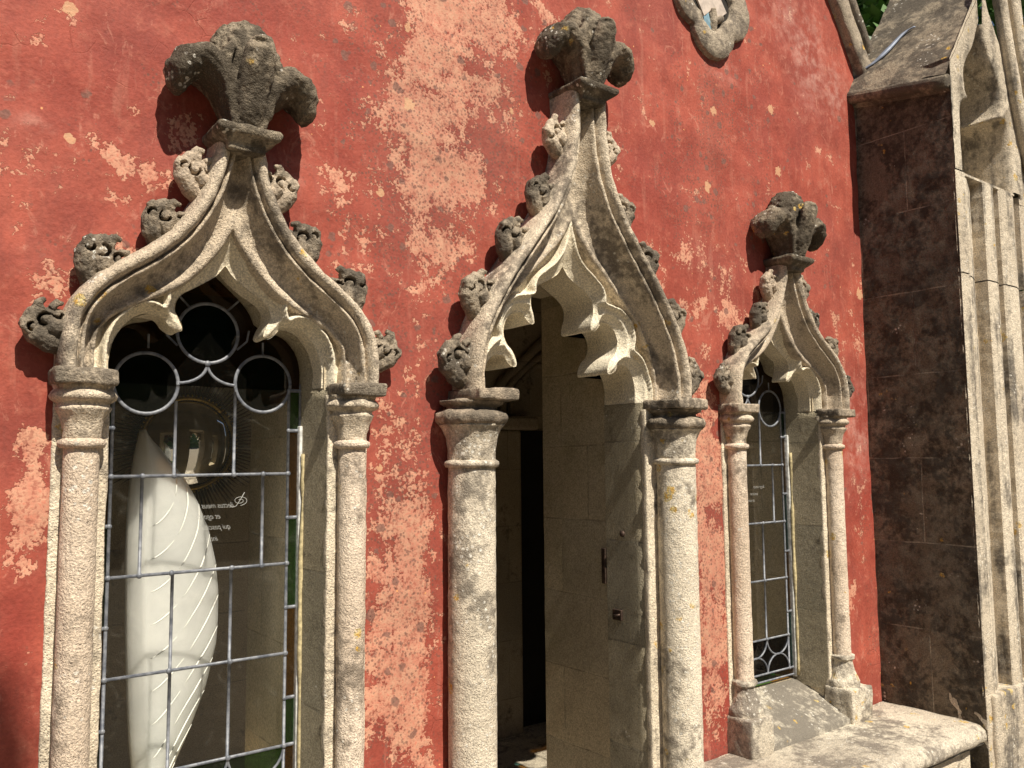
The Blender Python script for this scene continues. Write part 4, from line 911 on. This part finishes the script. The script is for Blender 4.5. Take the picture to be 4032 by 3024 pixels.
# lead flashing along the joint with the red wall
b = B(); fp_ = [(3.690,-.002,3.436),(3.706,-.038,3.447),(3.725,-.068,3.466),(3.757,-.099,3.503),(3.797,-.125,3.55),(3.843,-.15,3.605),(3.869,-.176,3.634),(3.878,-.204,3.640)]
V = []; C_ = catmull(fp_, .015)
for i, p in enumerate(C_):
    t = i/(len(C_)-1); wd = .003+.011*math.sin(math.pi*(t*.92+.04)); q = Vector((-.75,-.25,.55)).normalized()*.012
    V += [(p[0]+q.x+wd*.55, p[1]+q.y-wd*.6, p[2]+q.z+wd*.0), (p[0]+q.x-wd*.4, p[1]+q.y+wd*.6, p[2]+q.z+wd*.25)]
n = len(V)//2; me = mesh('f', V, [(2*i, 2*i+2, 2*i+3, 2*i+1) for i in range(n-1)])
o_ = bpy.data.objects.new('t', me); COL.objects.link(o_); so_ = o_.modifiers.new('s', 'SOLIDIFY'); so_.thickness = .006; dg = bpy.context.evaluated_depsgraph_get(); me = bpy.data.meshes.new_from_object(o_.evaluated_get(dg)); bpy.data.objects.remove(o_)
displace(me, .002, 16, 2, 1); recenter(link('lead_flashing', me, M_flash, pier))

# ------------------------------------------------------------------ raking coping of the red gable
cop = empty('gable_coping', (3.6, 0, 3.6), label='moulded stone coping raking up the edge of the red gable, spotted with yellow lichen', cat='coping')
dirv = Vector((-.571, 0, .821)); perp = Vector((.821, 0, .571))
cp = [(0,.01),(0,-.03),(.006,-.045),(.04,-.05),(.075,-.052),(.083,-.045),(.088,-.01),(.100,.012),(.112,-.005),(.116,-.022),(.124,-.026),(.131,-.018),(.135,.01),(.150,.03),(.165,.012),(.175,-.018),(.195,-.03),(.215,-.018),(.225,.02),(.228,.20)]
base = Vector((3.690, 0, 3.43)); V = []; n = 40
for i in range(n+1):
    for a, y in cp:
        p = base+dirv*(1.1*i/n)+perp*a; V.append((p.x, y, p.z))
m = len(cp); me = mesh('c', V, [(i*m+j, (i+1)*m+j, (i+1)*m+j+1, i*m+j+1) for i in range(n) for j in range(m-1)]); displace(me, .004, 22, 4, 6); recenter(link('coping_stone', me, M_cope, cop))

# ------------------------------------------------------------------ behind: roof of an outbuilding and trees
shed = empty('outbuilding', (6.2, 2.6, 0), label='dark low outbuilding roof half hidden behind the gable coping and the pier', cat='building')
M_slab = stone('stone_tiles', light=(.20,.20,.18), mid=(.13,.12,.11), dark=(.05,.045,.04), weather=.5, yellow=.2, white=.2)
b = B()
for k in range(8): z = 4.10+k*.07; b.box(4.9+k*.02, 7.6, .9+k*.16, 1.25+k*.16, z, z+.04)
b.build('roof', M_slab, shed, bevel=.008); B().box(5.0, 7.5, 1.05, 2.3, 0, 4.09).build('wall', M_int, shed)
def leafmat(name, a, c):
    N = NT(name); n = N.noise(8, 3); oi = N.n('ShaderNodeNewGeometry').outputs['Random Per Island']; col = N.mix(N.ss(oi, .2, .8), a, c)
    m = N.fin(col, .5, None, .4); N.b.inputs['Subsurface Weight'].default_value = 0; return m
M_leaf = leafmat('leaf_green', (.035,.085,.015), (.07,.15,.03)); M_bark = simple('bark', (.10,.075,.05), .9, 0, .2, 30, .5, .01)
def tree(x, y, h, R, n, seed, label, zc):
    r = random.Random(seed); t = empty('tree', (x, y, 0), label=label, cat='tree', group='trees behind the red wall')
    b = B(); P_ = [(x,y,0),(x+.05,y,h*.3),(x-.04,y+.05,h*.6),(x,y,h*.9)]; b.tube(P_, [.16,.13,.09,.03], 10)
    for k in range(9):
        a = r.uniform(0, 6.28); z = h*r.uniform(.35,.8); e = (x+math.cos(a)*R*.8, y+math.sin(a)*R*.8, z+R*.4); b.tube([(x,y,z),((x+e[0])/2,(y+e[1])/2,z+R*.3),e], [.05,.03,.01], 6)
    recenter(link('trunk', b.mesh('t'), M_bark, t))
    cl = [(x+r.gauss(0,.42)*R, y+r.gauss(0,.42)*R, zc+r.gauss(0,.42)*R*1.1, r.uniform(.18,.4)*R*.7) for _ in range(26)]
    V = []; F = []
    for i in range(n):
        c = cl[r.randrange(len(cl))]; d = Vector((r.gauss(0,1), r.gauss(0,1), r.gauss(0,1))).normalized()*c[3]*r.uniform(.5,1.15); p = Vector(c[:3])+d
        a = Vector((r.gauss(0,1), r.gauss(0,1), r.gauss(0,.5))).normalized(); q = a.cross(Vector((r.gauss(0,.5), r.gauss(0,.5), 1))).normalized(); L_ = r.uniform(.05,.09); k = len(V)
        V += [p-a*L_, p+q*L_*.42, p+a*L_*.2+Vector((0,0,-.01)), p+a*L_, p-q*L_*.42]; F += [(k,k+1,k+3,k+4)]; V.pop(k+2); F[-1] = (k,k+1,k+2,k+3)
    recenter(link('crown', mesh('c', V, F), M_leaf, t, False))
tree(5.7, 1.7, 5.4, 1.4, 9000, 3, 'dark leafy tree behind the pier, filling the gap above the outbuilding roof', 5.3)
tree(8.4, 1.2, 5.2, 1.7, 9000, 5, 'sunlit green tree at the far right edge beyond the pier', 4.6)
# tree whose outermost leaves throw the soft shadow at the lower left of the wall
tr = empty('tree', (-1.6,-6.2,0), label='slender tree on the forecourt whose twig shades the lower left of the wall', cat='tree')
b = B().tube([(-1.6,-6.2,0),(-1.5,-6.1,3),(-1.2,-5.9,5.4),(-.7,-5.6,6.9),(-.25,-5.45,7.6)], [.13,.10,.07,.04,.012], 10); recenter(link('trunk', b.mesh('t'), M_bark, tr))
r = random.Random(5); V = []; F = []
cl = [(.15,-5.45,7.82,.10),(.17,-5.45,7.67,.08),(-.35,-5.5,7.7,.3),(-.8,-5.6,7.3,.35),(-1.1,-5.8,6.6,.4),(-.7,-5.6,7.9,.3),(-1.4,-5.9,7.4,.4)]
for i in range(1500):
    c = cl[r.randrange(2, 7)] if i % 9 else cl[r.randrange(2)]; d = Vector((r.gauss(0,1), r.gauss(0,1), r.gauss(0,1))).normalized()*c[3]*r.uniform(.2,1.0); p = Vector(c[:3])+d
    if p.x > .215: continue
    a = Vector((r.gauss(0,1), r.gauss(0,1), r.gauss(0,.5))).normalized(); q = a.cross(Vector((r.gauss(0,.5), r.gauss(0,.5), 1))).normalized(); L_ = r.uniform(.03,.05); k = len(V)
    V += [p-a*L_, p+q*L_*.5, p+a*L_, p-q*L_*.5]; F += [(k,k+1,k+2,k+3)]
recenter(link('crown', mesh('c', V, F), M_leaf, tr, False))
# woodland edge across the forecourt: it is what the panes reflect
bm = bmesh.new(); bmesh.ops.create_grid(bm, x_segments=110, y_segments=26, size=1); mw = bpy.data.meshes.new('w'); bm.to_mesh(mw); bm.free()
co = npco(mw).copy(); V = np.stack([co[:,0]*38+8, -17+np.abs(co[:,0])**2*6, (co[:,1]+1)*4.2-.1], 1)
V[:,1] -= 1.2*(V[:,2]/8)**2; mw.vertices.foreach_set('co', V.astype(np.float32).ravel()); mw.update(); displace(mw, 1.6, .35, 5, 3)
wo = link('woodland', mw, M_leaf, None, False); tag(wo, 'dark woodland edge far across the lawn', kind='stuff')
# ------------------------------------------------------------------ ground
def gravel():
    N = NT('gravel'); d, c = N.vor(60); n = N.noise(3, 4); col = N.mix(N.ss(n, .3, .7), (.24,.20,.15), (.18,.155,.115)); col = N.mix(.5, col, N.mix(N.sep(c)[0], (.14,.12,.09), (.32,.28,.22)), 'MIX')
    return N.fin(col, .95, N.bump(d, .01))
gr = link('gravel_ground', mesh('g', [(-60,-60,-.02),(60,-60,-.02),(60,60,-.02),(-60,60,-.02)], [(0,1,2,3)]), gravel()); tag(gr, kind='structure')
